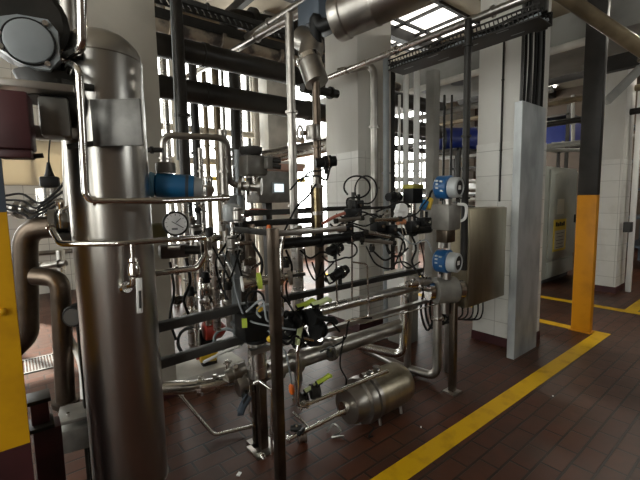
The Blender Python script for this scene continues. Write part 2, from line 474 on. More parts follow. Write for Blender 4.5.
# ================================================================== OVERHEAD AND BACKGROUND
def pipe(name, label, cat, pts, r, m, bend=0, seg=14, group=None, clamps=(), cm=None, flanges=()):
    """a pipe run; clamps = points along it that carry a clamp ring (parts); flanges the same, wider"""
    b = B().tube(pts, r, bend, seg)
    if not clamps and not flanges: return b.solo(name, m, label, cat, group)
    P = [V(p) for p in pts]
    t = thing(name, label, cat, P[0], group)
    b.build('pipe_run', m, t)
    for f, k in [(f, 1.45) for f in clamps] + [(f, 1.9) for f in flanges]:
        seg_i = min(int(f), len(P) - 2); a, c = P[seg_i], P[seg_i + 1]; q = a.lerp(c, f - seg_i); ax = (c - a).normalized()
        w = max(.012, r * .55)
        B().lathe([(-w / 2, r), (-w / 2, r * k), (w / 2, r * k), (w / 2, r)], q, ax, 18).build('clamp' if k < 1.6 else 'flange', cm or m, t)
    return t

# two big dark pipes across the upper windows (Y=4.5)
for y0, y1, lab in ((45, 81, 'thick dark painted pipe high across the windows, upper of the two'), (87, 112, 'thick dark painted pipe across the windows, lower of the two')):
    a = at(150, y0 - 2, Y=4.45); z = a.z
    b = V((6.6, 4.45, z))
    t = thing('dark_pipe', lab, 'pipe', a, 'thick dark pipes across the windows')
    B().tube([V((.95, 4.45, z)), b], .125, seg=24).build('pipe_run', DARKPIPE, t)
    for k in range(4):
        x = 1.9 + k * 1.5
        B().lathe([(-.03, .125), (-.03, .137), (.03, .137), (.03, .125)], (x, 4.45, z), (1, 0, 0), 24).build('joint_band', DARKPIPE, t)
    if y0 > 60: B().cyl((1.05, 4.30, z), (1.05, 4.35, z), .09).build('end_flange', IRON, t)
# perforated tray above them with dashed edge
a = at(155, 6, Y=4.9); z = a.z
t = thing('cable_tray', 'dark perforated cable tray running above the two thick dark pipes', 'cable tray', (a.x, 4.9, z))
b = B(); L = 5.0
b.box((a.x + L / 2 - 1, 4.9, z - .22), (L, .5, .012)); b.box((a.x + L / 2 - 1, 4.65, z - .17), (L, .012, .1)); b.box((a.x + L / 2 - 1, 5.15, z - .17), (L, .012, .1))
b.build('tray_base', IRON, t)
b = B()
b.bar((a.x - 1, 4.65, z), (a.x - 1 + L, 4.65, z), .02, .02); b.bar((a.x - 1, 4.65, z - .075), (a.x - 1 + L, 4.65, z - .075), .02, .02)
for k in range(60): b.bar((a.x - 1 + k * L / 60, 4.65, z), (a.x - 1 + (k + .55) * L / 60, 4.65, z - .075), .02, .05)
b.build('ladder_edge', IRON, t)
pipe('mottled_pipe', 'mottled old insulated pipe under the perforated dark cable tray', 'pipe', [at(150, 22, Y=4.75), V((5.7, 4.75, at(150, 24, Y=4.75).z))], .085, mat('mottled_insulation', (.28, .23, .17), .7, 0, vscale=5, col2=(.05, .04, .035), lo=.45, hi=.62), clamps=(.05, .2, .4))
pipe('elbow_duct', 'dark elbow duct bending up to the cream ceiling', 'duct', [at(228, 40, Y=5.4), at(229, 17, Y=5.4), at(330, 36, Y=5.4)], .13, DARKPIPE, bend=.25, clamps=(1.2, 1.6))
# dark vertical pipes before the windows
for px, y0, y1, r, Y, lab in ((175, -20, 250, .058, 4.2, 'dark standing pipe before the windows, closest to the white plastered pillar'),
                          (192, 60, 250, .055, 5.2, 'dark standing pipe before the windows, second from the white plastered pillar'),
                          (203, 60, 250, .04, 6.2, 'brownish standing pipe before the windows, third from the plastered pillar'),
                          (214.5, 60, 260, .055, 5.6, 'brown grey standing pipe before the windows, fourth from the plastered pillar'),
                          (233, 60, 250, .075, 5.3, 'thick dark standing pipe before the windows, farthest from the plastered pillar')):
    p = at(px, y0, Y=Y); z1 = at(px, y1, Y=Y).z
    pipe('standing_pipe', lab, 'pipe', [V((p.x, p.y, min(p.z, ZC))), V((p.x, p.y, 0))], r, DARKPIPE if px not in (214.5, 203) else BROWNPIPE, group='dark standing pipes before the windows', clamps=(.35, .55))
# slim grey cable hanging down across the windows
pipe('hanging_conduit', 'thin grey conduit hanging from the ceiling before the thick dark pipes', 'conduit', [at(170, -25, Y=3.8), at(174, 70, Y=3.8), at(178, 160, Y=3.8)], .012, GREYP)
# bright silver pipes at the ceiling, running towards the back
for (p0, p1, lab) in (((306, 0), (252, 34), 'shiny pipe under the ceiling running to the windows, upper of a pair'), ((293, 17), (240, 47), 'shiny pipe under the ceiling running to the windows, lower of a pair')):
    a = at(*p0, Z=3.72 if p0[1] == 0 else 3.5); b2 = at(*p1, Z=3.72 if p0[1] == 0 else 3.5)
    dn = (b2 - a).normalized()
    pipe('ceiling_pipe', lab, 'pipe', [a - dn * 1.2, b2 + dn * 1.5], .04, DULL, group='pair of shiny ceiling pipes', clamps=(.5,))
# blue-ish cable box at top
a = at(322, 16, d=3.6)
B().box(a, (.32, .3, .2), bev=.01).solo('junction_box', NAVY, 'dark blue steel box under the ceiling behind the black elbow pipe', 'junction box')
# insulated silver duct with black pipe entering it, and the elbow below
u = (at(420, -18, d=2.9) - at(336, 20, d=3.25)).normalized()
a = at(336, 20, d=3.25)
t = thing('insulated_pipe', 'thick stainless clad pipe end coming down from the ceiling', 'pipe', a)
B().lathe([(0, .05), (0, .165), (.03, .172), (.09, .172), (.1, .163), (.32, .163), (.33, .168), (.35, .168), (.36, .163), (1.6, .163)], a, u, 28).build('cladding', DULL, t)
B().tube([a + u * .02, a - u * .16, at(315, 16, d=3.35), at(316, 44, d=3.35)], .05, .08).build('inner_pipe', BLACK, t)
a = at(309, 42, d=3.4); b2 = at(318, 82, d=3.3)
t = thing('clad_elbow', 'stainless clad elbow hanging beside the tiled pillar under black pipe', 'pipe elbow', a)
B().tube([at(301, 38, d=3.5), at(313, 44, d=3.4), at(309, 60, d=3.35), at(317, 83, d=3.3)], .10, .1, seg=20).build('cladding', DULL, t)
B().lathe([(-.02, .1), (-.02, .108), (.02, .108), (.02, .1)], at(309, 60, d=3.35), at(317, 83, d=3.3) - at(309, 60, d=3.35), 20).build('seam_band', CHROME, t)
a = at(316, 80, d=3.3)
pipe('standing_pipe', 'brown pipe dropping from the clad elbow down beside the tiled pillar', 'pipe', [a, V((a.x, a.y, 1.5)), V((a.x, a.y, .3))], .033, BROWNST, clamps=(.5, .8))
pipe('bracket_pipe', 'dark short pipe fixed to the middle tiled pillar near its top', 'pipe', [at(302, 88, d=3.6), at(337, 94, d=3.9)], .04, DARKPIPE, clamps=(.3, .8))
# tall bright silver pipe
a = at(289, 14, d=3.3)
pipe('standing_pipe', 'tall bright stainless pipe standing between the windows and the tiled pillar', 'pipe', [a, V((a.x, a.y, .0))], .036, DULL, clamps=(.25, .5), cm=DULL)
# long shiny pipe and cable tray on X=2.95
zt = at(520, 2, X=2.95).z
p0 = V((2.93, at(322, 78, X=2.93).y + .1, zt)); p1 = V((2.93, 1.0, zt))
pipe('long_pipe', 'long shiny pipe running along the cable tray past the tiled pillars', 'pipe', [p0, p1], .03, STEEL, clamps=(.2, .45, .8))
t = thing('cable_tray', 'dark cable tray full of cables along the long shiny pipe', 'cable tray', (3.08, 2.2, zt - .1))
b = B(); ya, yb = at(546, 14, X=3.1).y, at(396, 58, X=3.1).y
b.box((3.1, (ya + yb) / 2, zt - .13), (.24, yb - ya, .008)); [b.bar((2.985, ya, zt - .13 + q), (2.985, yb, zt - .13 + q), .010, .012) for q in (0, .045, .09)]; [b.bar((2.985, ya + (yb - ya) * k / 40, zt - .13), (2.985, ya + (yb - ya) * (k + .6) / 40, zt - .04), .007) for k in range(40)]; b.box((3.215, (ya + yb) / 2, zt - .085), (.008, yb - ya, .09))
b.build('tray', DARKCOL, t)
for k in range(9):
    x = 3.01 + k * .023; h = zt - .115 + .03 * (k % 3)
    B().wire([V((x, yb - i * (yb - ya) / 8, h + .012 * math.sin(i * 1.7 + k))) for i in range(9)], .011).build('cable', RUBBER if k % 3 else GREYP, t)
# ceiling arm plate where the tray ends over the tiled pillar
B().box(at(541, 10, d=3.6), (.09, .10, .34), bev=.01).solo('tray_bracket', DARKCOL, 'dark steel bracket carrying the cable tray end above the tiled pillar', 'bracket')
# pipe with upper bend in front of the pillar
a = at(352, 71, Y=3.0); b2 = at(374, 64, Y=3.0); c = V((b2.x, b2.y, 1.15))
pipe('standing_pipe', 'stainless pipe with a bent top standing close before the middle tiled pillar', 'pipe', [at(338, 72, Y=3.35), b2, c], .042, DULL, bend=.12, clamps=(1.35, 1.7))
def post(px, y0, y1, d, r, m, lab, cat='pipe', name='standing_pipe', group=None, cl=(.4, .7)):
    a = at(px, y0, d=d); z1 = at(px, y1, d=d).z if y1 else 0
    return pipe(name, lab, cat, [a, V((a.x, a.y, max(z1, 0)))], r, m, group=group, clamps=cl)
post(386, 55, None, 4.3, .035, GREYP, 'grey standing pipe touching the shaded face of the middle tiled pillar')
post(393, 62, None, 4.6, .026, IRON, 'thin black standing pipe beside the middle tiled pillar')
post(399.5, 95, None, 4.9, .018, WHITE, 'thin white standing pipe between the middle pillar and the white pipe pair')
post(406, 58, None, 4.6, .033, WHITE, 'white standing pipe of a bright pair, the one nearer the middle pillar', group='bright white pipe pair')
post(417, 58, None, 4.6, .036, WHITE, 'white standing pipe of a bright pair, the one nearer the grey post', group='bright white pipe pair')
a = at(433, 90, d=6.0)
B().box((a.x, a.y, 1.75), (.15, .15, 3.5), bev=.008).solo('steel_post', CONC, 'square grey steel post behind the blue headed flow meters', 'post')
post(444.5, 95, None, 6.4, .02, IRON, 'thin dark rod behind the upper flow meter, nearest the square post', group='thin dark rods', cl=())
post(452, 95, None, 6.4, .018, IRON, 'thin dark rod behind the upper flow meter, second from the square post', group='thin dark rods', cl=())
# black post with small flange in front, hanging before the pillar
a = at(469, -5, d=3.15)
pipe('hanging_post', 'black pole reaching from the cable tray down behind the flow meters', 'pole', [V((a.x, a.y, zt)), V((a.x, a.y, 1.0))], .028, IRON, clamps=(.1, .45, .7))
a = at(504.5, 25, X=3.985)
pipe('wall_conduit', 'thin dark conduit fixed down the face of the tiled pillar', 'conduit', [V((3.985, a.y, 3.3)), V((3.985, a.y, 1.55))], .010, IRON, clamps=(.3, .7))
# cover channel and cables on the pillar
zc = at(532, 105, Y=1.68).z
b = B(); xa, xb = at(513.5, 350, Y=1.66).x, at(535, 355, Y=1.66).x
b.box(((xa + xb) / 2, 1.66, zc / 2), (xb - xa, .012, zc)); b.box((xa + .006, 1.69, zc / 2), (.012, .07, zc)); b.box((xb - .006, 1.69, zc / 2), (.012, .07, zc))
b.solo('cable_cover', GALV, 'tall galvanised cover channel standing against the tiled pillar', 'cable cover')
for k in range(8):
    x = xa + .03 + k * (xb - xa - .06) / 7
    B().wire([V((x, 1.685, zc - .1)), V((x + .006 * (-1) ** k, 1.685 - .006 * (k % 3), zc + .45)), V((x, 1.69, zc + 1.0))], .014).solo('cable', RUBBER if k % 3 else GREYDK,
        'black or grey cable rising from the galvanised cover channel up the pillar', 'cable', 'cables above the cover channel')
# dark duct underside, far galleries
def slab(px0, py0, px1, py1, **k): return
a = at(400, 96, X=6.0); b2 = at(478, 66, X=6.0); z = (a.z + b2.z) / 2
B().box((6.75, 4.4, z + .2), (1.5, 6.2, .4), bev=.02).solo('air_duct', CONC, 'wide grey air duct under the ceiling seen past the middle pillar', 'air duct')
for k in range(4):
    t = thing('round_outlet', 'round dark outlet in the underside of the wide grey air duct', 'air outlet', (6.25, 3.2 + k * .62, z), 'outlets under the air duct')
    B().lathe([(0, .16), (.0, .13), (.03, .12), (.05, .13), (.05, .16)], (6.25, 3.2 + k * .62, z - .05), (0, 0, 1), 18).build('ring', GREYDK, t)
    B().cyl((6.25, 3.2 + k * .62, z - .012), (6.25, 3.2 + k * .62, z - .002), .12).build('disc', BLACK, t)
pipe('duct_rail', 'pale rail pipe fixed along the lower edge of the grey air duct', 'pipe', [V((5.92, 1.8, z - .06)), V((5.92, 7.2, z - .06))], .05, WHITECONC)
pipe('long_pipe', 'beige pipe crossing below the grey air duct', 'pipe', [V((6.4, 2.4, z - .45)), V((6.4, 8.2, z - .45))], .05, CONC)
for k, zz in enumerate((3.0, 2.7)):
    pipe('cross_pipe', ('dark pipe crossing behind the white pipe pair, upper one', 'dark pipe crossing behind the white pipe pair, lower one')[k], 'pipe', [V((5.5, 5.6, zz)), V((12, 5.6, zz))], .06, DARKPIPE)
# far store of racks behind the meters
def rack(name, label, x0, x1, y0, y1, h, shelves, m=GREYDK, cat='rack'):
    t = thing(name, label, cat, ((x0 + x1) / 2, (y0 + y1) / 2, 0))
    for x in (x0, x1):
        for y in (y0, y1): B().bar((x, y, 0), (x, y, h), .06).build('upright', m, t)
    for z in shelves:
        b = B(); b.box(((x0 + x1) / 2, (y0 + y1) / 2, z), (x1 - x0 + .06, y1 - y0 + .06, .04)); b.build('shelf', m, t)
    return t
rack('pipe_rack', 'grey steel rack standing far behind the blue headed flow meters', 8.6, 11.6, 4.7, 5.4, 2.6, (.35, 1.0, 1.65, 2.3), GREYDK)
for k in range(9):
    x = 8.8 + k * .33; m = (WHITE, SALMON, CONC, WHITE, PAPER, GREYP, WHITE, CREAM, NAVY)[k]; hh = .28 + .1 * (k * 7 % 4) / 3
    labs = ('white carton', 'pinkish carton', 'grey tub', 'white tub', 'buff carton', 'grey bin', 'white box', 'cream box', 'navy bin')
    for j, zz in enumerate((1.02, 1.67)):
        B().box((x, 4.95, zz + hh / 2), (.25, .35, hh), bev=.015).solo(labs[k].replace(' ', '_'), m, labs[k] + (' on the waist high' if j == 0 else ' on the head high') + ' shelf of the far grey rack', labs[k].split()[1])
a = at(458, 140, d=8.2)
t = thing('blue_tank', 'blue plastic tank lying high behind the upper flow meter', 'tank', a)
ux = V((.8, -.6, 0.0)).normalized()
B().lathe([(0, .02), (0, .20), (.04, .25), (1.0, .25), (1.04, .2), (1.04, .02)], a - ux * .5, ux, 24).build('body', BLUED, t)
for f in (-.35, .35): B().lathe([(-.025, .25), (-.025, .262), (.025, .262), (.025, .25)], a + ux * f, ux, 24).build('band', NAVY, t)
rack('tank_stand', 'dark steel stand carrying the blue plastic tank', a.x - .45, a.x + .45, a.y - .3, a.y + .3, a.z - .22, (a.z - .24, 1.4), IRON, 'stand')
for k, (zz, m, lab) in enumerate(((1.95, WHITE, 'white horizontal pipe behind the flow meters, topmost of three'), (1.75, STEEL, 'steel horizontal pipe behind the flow meters, middle of three'), (1.55, WHITE, 'white horizontal pipe behind the flow meters, lowest of three'))):
    pipe('cross_pipe', lab, 'pipe', [V((5.2, 4.6, zz)), V((8.4, 4.6, zz))], .045, m, group='far horizontal pipes', clamps=(.3, .6))
# machine with screen behind the rising pipes
a = at(276, 187, d=4.2); m = V((a.x, a.y, a.z))
t = thing('control_cabinet', 'grey control cabinet with small white screen behind the motor valve', 'control cabinet', (m.x, m.y, 0))
B().box((m.x, m.y + .15, m.z), (.42, .3, .34), bev=.015).build('body', CASTG, t)
B().box((m.x + .02, m.y + .0, m.z - .01), (.16, .02, .12)).build('bezel', GREYP, t)
B().box((m.x + .03, m.y - .012, m.z - .01), (.115, .012, .085)).build('screen', SCREEN, t)
B().bar((m.x, m.y + .2, 0), (m.x, m.y + .2, m.z - .15), .08).build('stand', GREYDK, t)
a = at(282, 168, d=4.6)
B().box(a, (.5, .2, .08), bev=.01).solo('salmon_box', SALMON, 'salmon pink flat box above the cabinet with the white screen', 'box')
a = at(262, 216, d=4.0)
t = thing('red_hose_roll', 'flat red bundle lying on the beam below the grey cabinet', 'bundle', a)
for k in range(4): B().wire([a + V((-.28 + .02 * k, .04 * k, -.015)), a + V((-.05, .04 * k, .03 + .01 * k)), a + V((.3, .04 * k, .02))], .022).build('hose', mat('faded_red%d' % k, (.42, .10 + .02 * k, .10), .6), t)
# big silver horizontal pipe behind
pipe('clad_pipe', 'pale clad pipe running level behind the tall bright pipe', 'pipe', [at(262, 158, d=5.4), at(335, 144, d=5.6)], .10, STEEL, clamps=(.4,))
a = at(335, 144, d=5.6)
# round hand valve on the brown pipe
a = at(313, 133, d=3.25)
t = thing('hand_valve', 'round bodied hand valve on the brown pipe beside the tiled pillar', 'valve', a)
B().lathe([(-.06, .03), (-.06, .06), (-.04, .065), (.04, .065), (.06, .06), (.06, .03)], a, (0, 0, 1), 18).build('body', DULL, t)
B().tube([a, at(300, 133, d=3.2)], .02).build('stem', CHROME, t); B().torus(at(300, 133, d=3.2), at(300, 133, d=3.2) - a, .055, .010).build('handwheel', DULL, t)
# far right hall
_t0 = thing('steel_column', 'steel column with dark top and yellow lower band on the yellow floor line', 'steel column', (5.24, 1.58, 0))
t = _t0
def hcol(t, x, y, z0, z1, m, nm, w=.30, xf=False):
    b = B()
    if xf:
        for s in (-1, 1): b.box((x + s * (w / 2 - .01), y, (z0 + z1) / 2), (.02, w, z1 - z0))
        b.box((x, y, (z0 + z1) / 2), (w - .04, .014, z1 - z0)); return b.build(nm, m, t)
    b.box((x, y - w / 2 + .01, (z0 + z1) / 2), (w, .02, z1 - z0)); b.box((x, y + w / 2 - .01, (z0 + z1) / 2), (w, .02, z1 - z0)); b.box((x, y, (z0 + z1) / 2), (.014, w - .04, z1 - z0))
    return b.build(nm, m, t)
_q0, _q1 = at(574.5, 250, X=5.1), at(594, 250, X=5.1)
cx = 5.15; cyy = (_q0.y + _q1.y) / 2; cw = abs(_q1.y - _q0.y)
t.location = (cx, cyy, 0)
zy = at(590, 195, X=5.1).z
B().box((cx, cyy, zy / 2), (.10, cw, zy), bev=.006).build('yellow_band', ORANGECOL, t); B().box((cx, cyy, (zy + ZC - .41) / 2), (.10, cw, ZC - .41 - zy), bev=.006).build('dark_top', DARKCOL, t)
B().box((cx, cyy, .010), (.14, cw + .03, .012)).build('base_plate', ORANGECOL, t)
# cabinet with labels
pa, pb = at(541, 289, Z=0), at(571, 283, Z=0); yq = 2.77
xa, xb = at(541, 289, Y=yq).x, at(571, 289, Y=yq).x
zt2 = at(545, 166, Y=yq).z
t = thing('electrical_cabinet', 'tall beige grey electrical cabinet with yellow warning label between the pillars', 'electrical cabinet', ((xa + xb) / 2, yq, 0))
w = xb - xa
B().box(((xa + xb) / 2, yq + .3, zt2 / 2 + .05), (w, .6, zt2 - .1), bev=.01).build('body', BEIGECAB, t)
B().box(((xa + xb) / 2, yq + .32, .05), (w - .06, .5, .1)).build('plinth', GREYDK, t)
d0 = .42
B().box(((xa + xb) / 2 + .06, yq - .015, (zt2 + d0) / 2), (w - .2, .03, zt2 - d0 - .1), bev=.008).build('door', BEIGECAB, t)
B().box(((xa + xb) / 2 + .06, yq - .01, d0 / 2 + .05), (w - .2, .02, d0 - .14), bev=.006).build('lower_panel', BEIGECAB, t)
B().box((xb - .12, yq - .045, 1.15), (.03, .03, .16), bev=.006).build('handle', IRON, t)
def plate(p0, p1, z0, z1, m, nm):
    xx0, xx1 = at(p0, 200, Y=yq - .03).x, at(p1, 200, Y=yq - .03).x
    zz1, zz0 = at((p0 + p1) / 2, z0, Y=yq - .03).z, at((p0 + p1) / 2, z1, Y=yq - .03).z
    return B().box(((xx0 + xx1) / 2, yq - .034, (zz0 + zz1) / 2), (xx1 - xx0, .006, zz1 - zz0)).build(nm, m, t), (xx0, xx1, zz0, zz1)
plate(557.5, 564, 199, 214, PAPER, 'paper_label')
o, (l0, l1, m0, m1) = plate(554.5, 567, 219, 250, SIGNYEL, 'warning_label')
b = B(); ww = l1 - l0; hh = m1 - m0
for k in range(5): b.box((l0 + ww * (.2 + .15 * k), yq - .039, m1 - hh * (.15 + .02 * (k % 2))), (ww * .12, .003, hh * (.10 if k % 2 else .13)))
for k in range(5): b.box((l0 + ww * .5, yq - .0415, m0 + hh * (.12 + .11 * k)), (ww * (.5 if k % 2 else .6), .002, .008))
B().box((l0 + ww * .5, yq - .039, m0 + hh * .36), (ww * .8, .003, hh * .58)).build('pale_panel', PAPER, o)
b.build('warning_print', BLACK, o).location
# things behind the cabinet
a = at(563, 136, d=9.5)
B().box((a.x, a.y, a.z), (1.2, .6, .55), bev=.03).solo('blue_container', BLUED, 'dark blue container on the shelf above the electrical cabinet', 'container')
rack('dark_rack', 'dark steel rack far behind the electrical cabinet', a.x - .75, a.x + .75, a.y - .35, a.y + .35, 3.6, (1.0, a.z - .3, 3.4), IRON)
pipe('drop_pipe', 'cream pipe dropping before the blue container to a level branch', 'pipe', [at(573, 95, d=8.0), at(573, 143, d=8.0), at(552, 144, d=8.0)], .035, CONC, bend=.05, clamps=(.6, 1.5))
pipe('cross_pipe', 'beige level pipe above the top of the electrical cabinet', 'pipe', [at(543, 150, d=7.9), at(582, 150, d=8.3)], .04, CONC)
for k, (y0, y1, r, m) in enumerate(((40, 33, .05, BROWNPIPE), (64, 57, .09, CREAM), (80, 76, .12, GREYDK))):
    p = at(548, y0, X=9.0); zz = p.z
    pipe('gallery_beam', ('brown level pipe between the cover channel and the banded column, top', 'cream level beam between the cover channel and the banded column, middle', 'dark level beam between the cover channel and the banded column, bottom')[k], 'beam', [V((9.0, -1, zz)), V((9.0, 5.5, zz))], r, m)
B().box((13.6, 2.0, 2.4), (.15, 7.0, 4.4), bev=.02).solo('partition_board', BROWNWALL, 'brown partition board high behind the electrical cabinet', 'partition')
# top right diagonal pipe and brace
a, b2 = at(566, -2, d=3.4), at(650, 55, d=3.4)
pipe('diagonal_pipe', 'brown pipe sloping across in front of the banded column top', 'pipe', [a + (a - b2) * .3, b2 + (b2 - a) * .3], .058, BROWNPIPE, clamps=(.8,), cm=STEEL)
a, b2 = at(606, 102, d=5.2), at(655, 54, d=5.2)
B().bar(a, b2, .08, .09).solo('diagonal_brace', CONC, 'pale diagonal brace rising from the banded column', 'brace')
B().bar(at(605, 66, X=6.6), V((6.6, -1.5, at(605, 66, X=6.6).z)), .12, .2).solo('level_beam', DARKCOL, 'dark level beam crossing behind the banded column top', 'beam')
B().bar(at(600, 42, X=7.2), V((7.2, -1.5, at(600, 42, X=7.2).z)), .1, .12).solo('level_beam', BROWNPIPE, 'brown level beam high behind the banded column top', 'beam')
# rack at the right border
a = at(628, 292, d=6.2)
B().box((a.x, a.y, 1.6), (.07, .07, 3.2), bev=.005).solo('white_post', WHITE, 'slim white post standing before the far tiled pillar', 'post')
B().box(at(628, 227, d=6.1), (.14, .1, .16), bev=.01).solo('switch_box', GREYDK, 'small grey switch box on the slim white post', 'switch box')
r0 = at(640, 250, d=8.0)
rack('dark_rack', 'dark loaded shelf rack at the photo edge behind the slim white post', r0.x - .1, r0.x + 1.5, r0.y - .5, r0.y + .3, 3.2, (.5, 1.1, 1.7, 2.3, 3.0), NAVY)
for k, (zz, m, nm) in enumerate(((.52, RED, 'red_crate'), (1.12, SIGNYEL, 'yellow_crate'), (1.72, BLUED, 'blue_crate'), (2.32, GREYDK, 'dark_crate'))):
    B().box((r0.x + .25, r0.y - .3, zz + .17), (.5, .35, .3), bev=.02).solo(nm, m, nm.replace('_', ' ') + ' on the loaded rack behind the slim white post', 'crate')
# hoops of light behind: pipe gallery left background
pipe('wall_pipe', 'pale level pipe along the white tiled back wall near the yellow column', 'pipe', [V((-1.2, 8.425, 1.55)), V((1.6, 8.425, 1.55))], .07, CONC, clamps=(.3,))
pipe('wall_pipe', 'thin level pipe low on the white tiled back wall', 'pipe', [V((-1.2, 8.455, .75)), V((2.4, 8.455, .75))], .04, DULL)
for k, px in enumerate((167, 176, 240, 257)):
    a = at(px, 130, Y=6.0)
    pipe('standing_pipe', ('pale standing pipe far behind the blue motor, close to the pillar', 'pale standing pipe far behind the blue motor, second from the pillar', 'pale standing pipe near the far round pillar', 'pale standing pipe nearest to the far white pillar')[k], 'pipe', [V((a.x, 6, 4.6)), V((a.x, 6, 0))], .05, CREAM if k % 2 else STEEL)
for k, (y, lab) in enumerate(((128, 'cream level pipe low across the windows, upper'), (160, 'cream level pipe low across the windows, middle'), (178, 'yellowish level pipe low across the windows, lower'))):
    a = at(180, y, Y=7.0)
    pipe('cross_pipe', lab, 'pipe', [V((1.6, 7, a.z)), V((5.2, 7, a.z))], .06 if k < 2 else .04, CREAM if k < 2 else SIGNYEL)

# more overhead steelwork
t = thing('service_platform', 'dark ribbed service platform high above the floor beyond the banded column', 'platform', (7.4, -.4, 4.55))
B().box((7.4, -.4, 4.6), (3.6, 3.2, .05)).build('deck', DARKCOL, t)
for k in range(9): B().bar((5.7 + k * .42, -2.0, 4.54), (5.7 + k * .42, 1.2, 4.54), .05, .08).build('joist', BROWNPIPE if k % 3 == 0 else DARKCOL, t)
for y in (-2.0, 1.2): B().bar((5.6, y, 4.54), (9.2, y, 4.54), .08, .14).build('edge_beam', DARKCOL, t)
for x in (5.8, 9.0): B().bar((x, -1.9, 4.62), (x, -1.9, ZC), .05).build('hanger', IRON, t)
for k, (y, Y, r, m, lab) in enumerate(((3, 5.0, .045, GREYDK, 'dark pipe just under the cream ceiling, nearest the camera'), (14, 6.2, .06, BROWNPIPE, 'brown pipe under the cream ceiling behind the elbow duct'), (26, 6.9, .05, GREYDK, 'dark pipe under the cream ceiling close to the windows'))):
    z = min(at(190, y, Y=Y).z, ZC - .08)
    pipe('ceiling_pipe', lab, 'pipe', [V((1.0, Y, z)), V((9.0, Y, z))], r, m, clamps=(.15, .3, .45))
for k, (x, lab) in enumerate(((3.1, 'dark beam running to the windows over the thick pipes, nearer the plastered pillar'), (4.3, 'dark beam running to the windows over the thick pipes, nearer the tiled pillar'))):
    B().bar((x, 3.0, 4.72), (x, 8.4, 4.72), .10, .14).solo('steel_beam', DARKCOL, lab, 'beam')
for k, (z, X, lab) in enumerate(((2.9, 7.8, 'dark level pipe behind the white pipe pair, below the air duct'), (2.55, 8.2, 'grey level pipe behind the square grey post, lower'), (3.3, 8.0, 'brown level pipe right under the air duct'))):
    pipe('cross_pipe', lab, 'pipe', [V((X, 1.6, z)), V((X, 7.4, z))], .05, (DARKPIPE, CONC, BROWNPIPE)[k], clamps=(.3, .6))
# ================================================================== VALVE AND INSTRUMENT KIT
def ferrule(p, ax, r, t, m=None, nm='clamp', k=1.5, w=None):
    w = w or r * .6
    B().lathe([(-w / 2, r), (-w / 2, r * k), (-w * .12, r * k * 1.06), (w * .12, r * k * 1.06), (w / 2, r * k), (w / 2, r)], p, ax, 18).build(nm, m or CHROME, t)
def ball_valve(name, label, p, ax, r, hdir, hm=WHITE, group=None, hl=.11):
    """ball valve: body, two ends, stem, lever"""
    p = V(p); ax = V(ax).normalized(); hd = V(hdir).normalized()
    t = thing(name, label, 'valve', p, group)
    B().lathe([(-r * 2.6, r * .9), (-r * 2.6, r * 1.7), (-r * 2, r * 1.7), (-r * 2, r * 1.1), (-r * 1.5, r * 1.9), (r * 1.5, r * 1.9), (r * 2, r * 1.1), (r * 2, r * 1.7), (r * 2.6, r * 1.7), (r * 2.6, r * .9)], p, ax, 18).build('body', DULL, t)
    up = frame(ax)[1] if abs(ax.z) < .5 else (hd - ax * hd.dot(ax))
    side = V((.35, -.9, .1)).normalized() if abs(ax.z) > .5 else V((0, 0, 1))
    side = (side - ax * side.dot(ax)).normalized()
    B().cyl(p + side * r * 1.5, p + side * r * 3, r * .6).build('stem', CHROME, t)
    q = p + side * r * 3
    ez = hd; ey = side.cross(ez).normalized()
    h = B().box(q + hd * hl / 2, (hl, r * 1.5, r * .5), (hd, ey, side), bev=r * .2).build('lever', hm, t)
    return t
def butterfly(name, label, p, ax, r, up, hd, hm, group=None, hl=.13, bm=None):
    p = V(p); ax = V(ax).normalized(); up = V(up).normalized(); hd = V(hd).normalized()
    t = thing(name, label, 'valve', p, group)
    B().lathe([(-r * .9, r), (-r * .9, r * 1.5), (-r * .45, r * 1.55), (-r * .45, r * 1.25), (r * .45, r * 1.25), (r * .45, r * 1.55), (r * .9, r * 1.5), (r * .9, r)], p, ax, 20).build('body', bm or DULL, t)
    B().cyl(p + up * r * 1.1, p + up * r * 2.3, r * .42).build('neck', BLACK, t)
    e = hd.cross(up).normalized()
    q = p + up * r * 2.3
    h = B().tube([q - hd * r * .5, q + hd * hl * .35 + up * .006, q + hd * hl * .75 + up * .02, q + hd * hl], [r * .55, r * .48, r * .5, r * .4], seg=10).build('grip', hm, t)
    B().box(q, (r * 1.3, r * 1.1, r * .55), (hd, e, up), bev=r * .15).build('lock_plate', BLACK, t)
    return t
def pneu(name, label, p, h, r, top=BLACK, group=None, seat=True, tagm=None):
    """upright pneumatic valve: valve body, yoke, steel actuator, switch cap"""
    p = V(p); Z = V((0, 0, 1)); t = thing(name, label, 'valve', p, group)
    B().lathe([(0, r * .5), (0, r * .75), (h * .1, r * .9), (h * .2, r * .75), (h * .2, r * .5), (h * .32, r * .4)], p, Z, 18).build('body', STEEL, t)
    B().cyl(p + Z * h * .12 - V((r * 1.3, 0, 0)), p + Z * h * .12 + V((r * 1.3, 0, 0)), r * .45).build('branch', STEEL, t)
    B().lathe([(h * .32, r * .9), (h * .34, r), (h * .66, r), (h * .68, r * .9)], p, Z, 20).build('actuator', CHROME, t)
    B().lathe([(h * .68, r * .7), (h * .7, r * .85), (h * .94, r * .8), (h, r * .5)], p, Z, 18).build('switch_cap', top, t)
    B().cyl(p + Z * h * .8, p + Z * h * .8 + V((.6, -.8, 0)) * r * 1.5, r * .22).build('cable_gland', BLACK, t)
    if tagm: B().box(p + Z * h * .5 + V((-.3, -1.0, 0)) * r * 1.0, (r * .7, .006, r * .5)).build('tag', tagm, t)
    return t
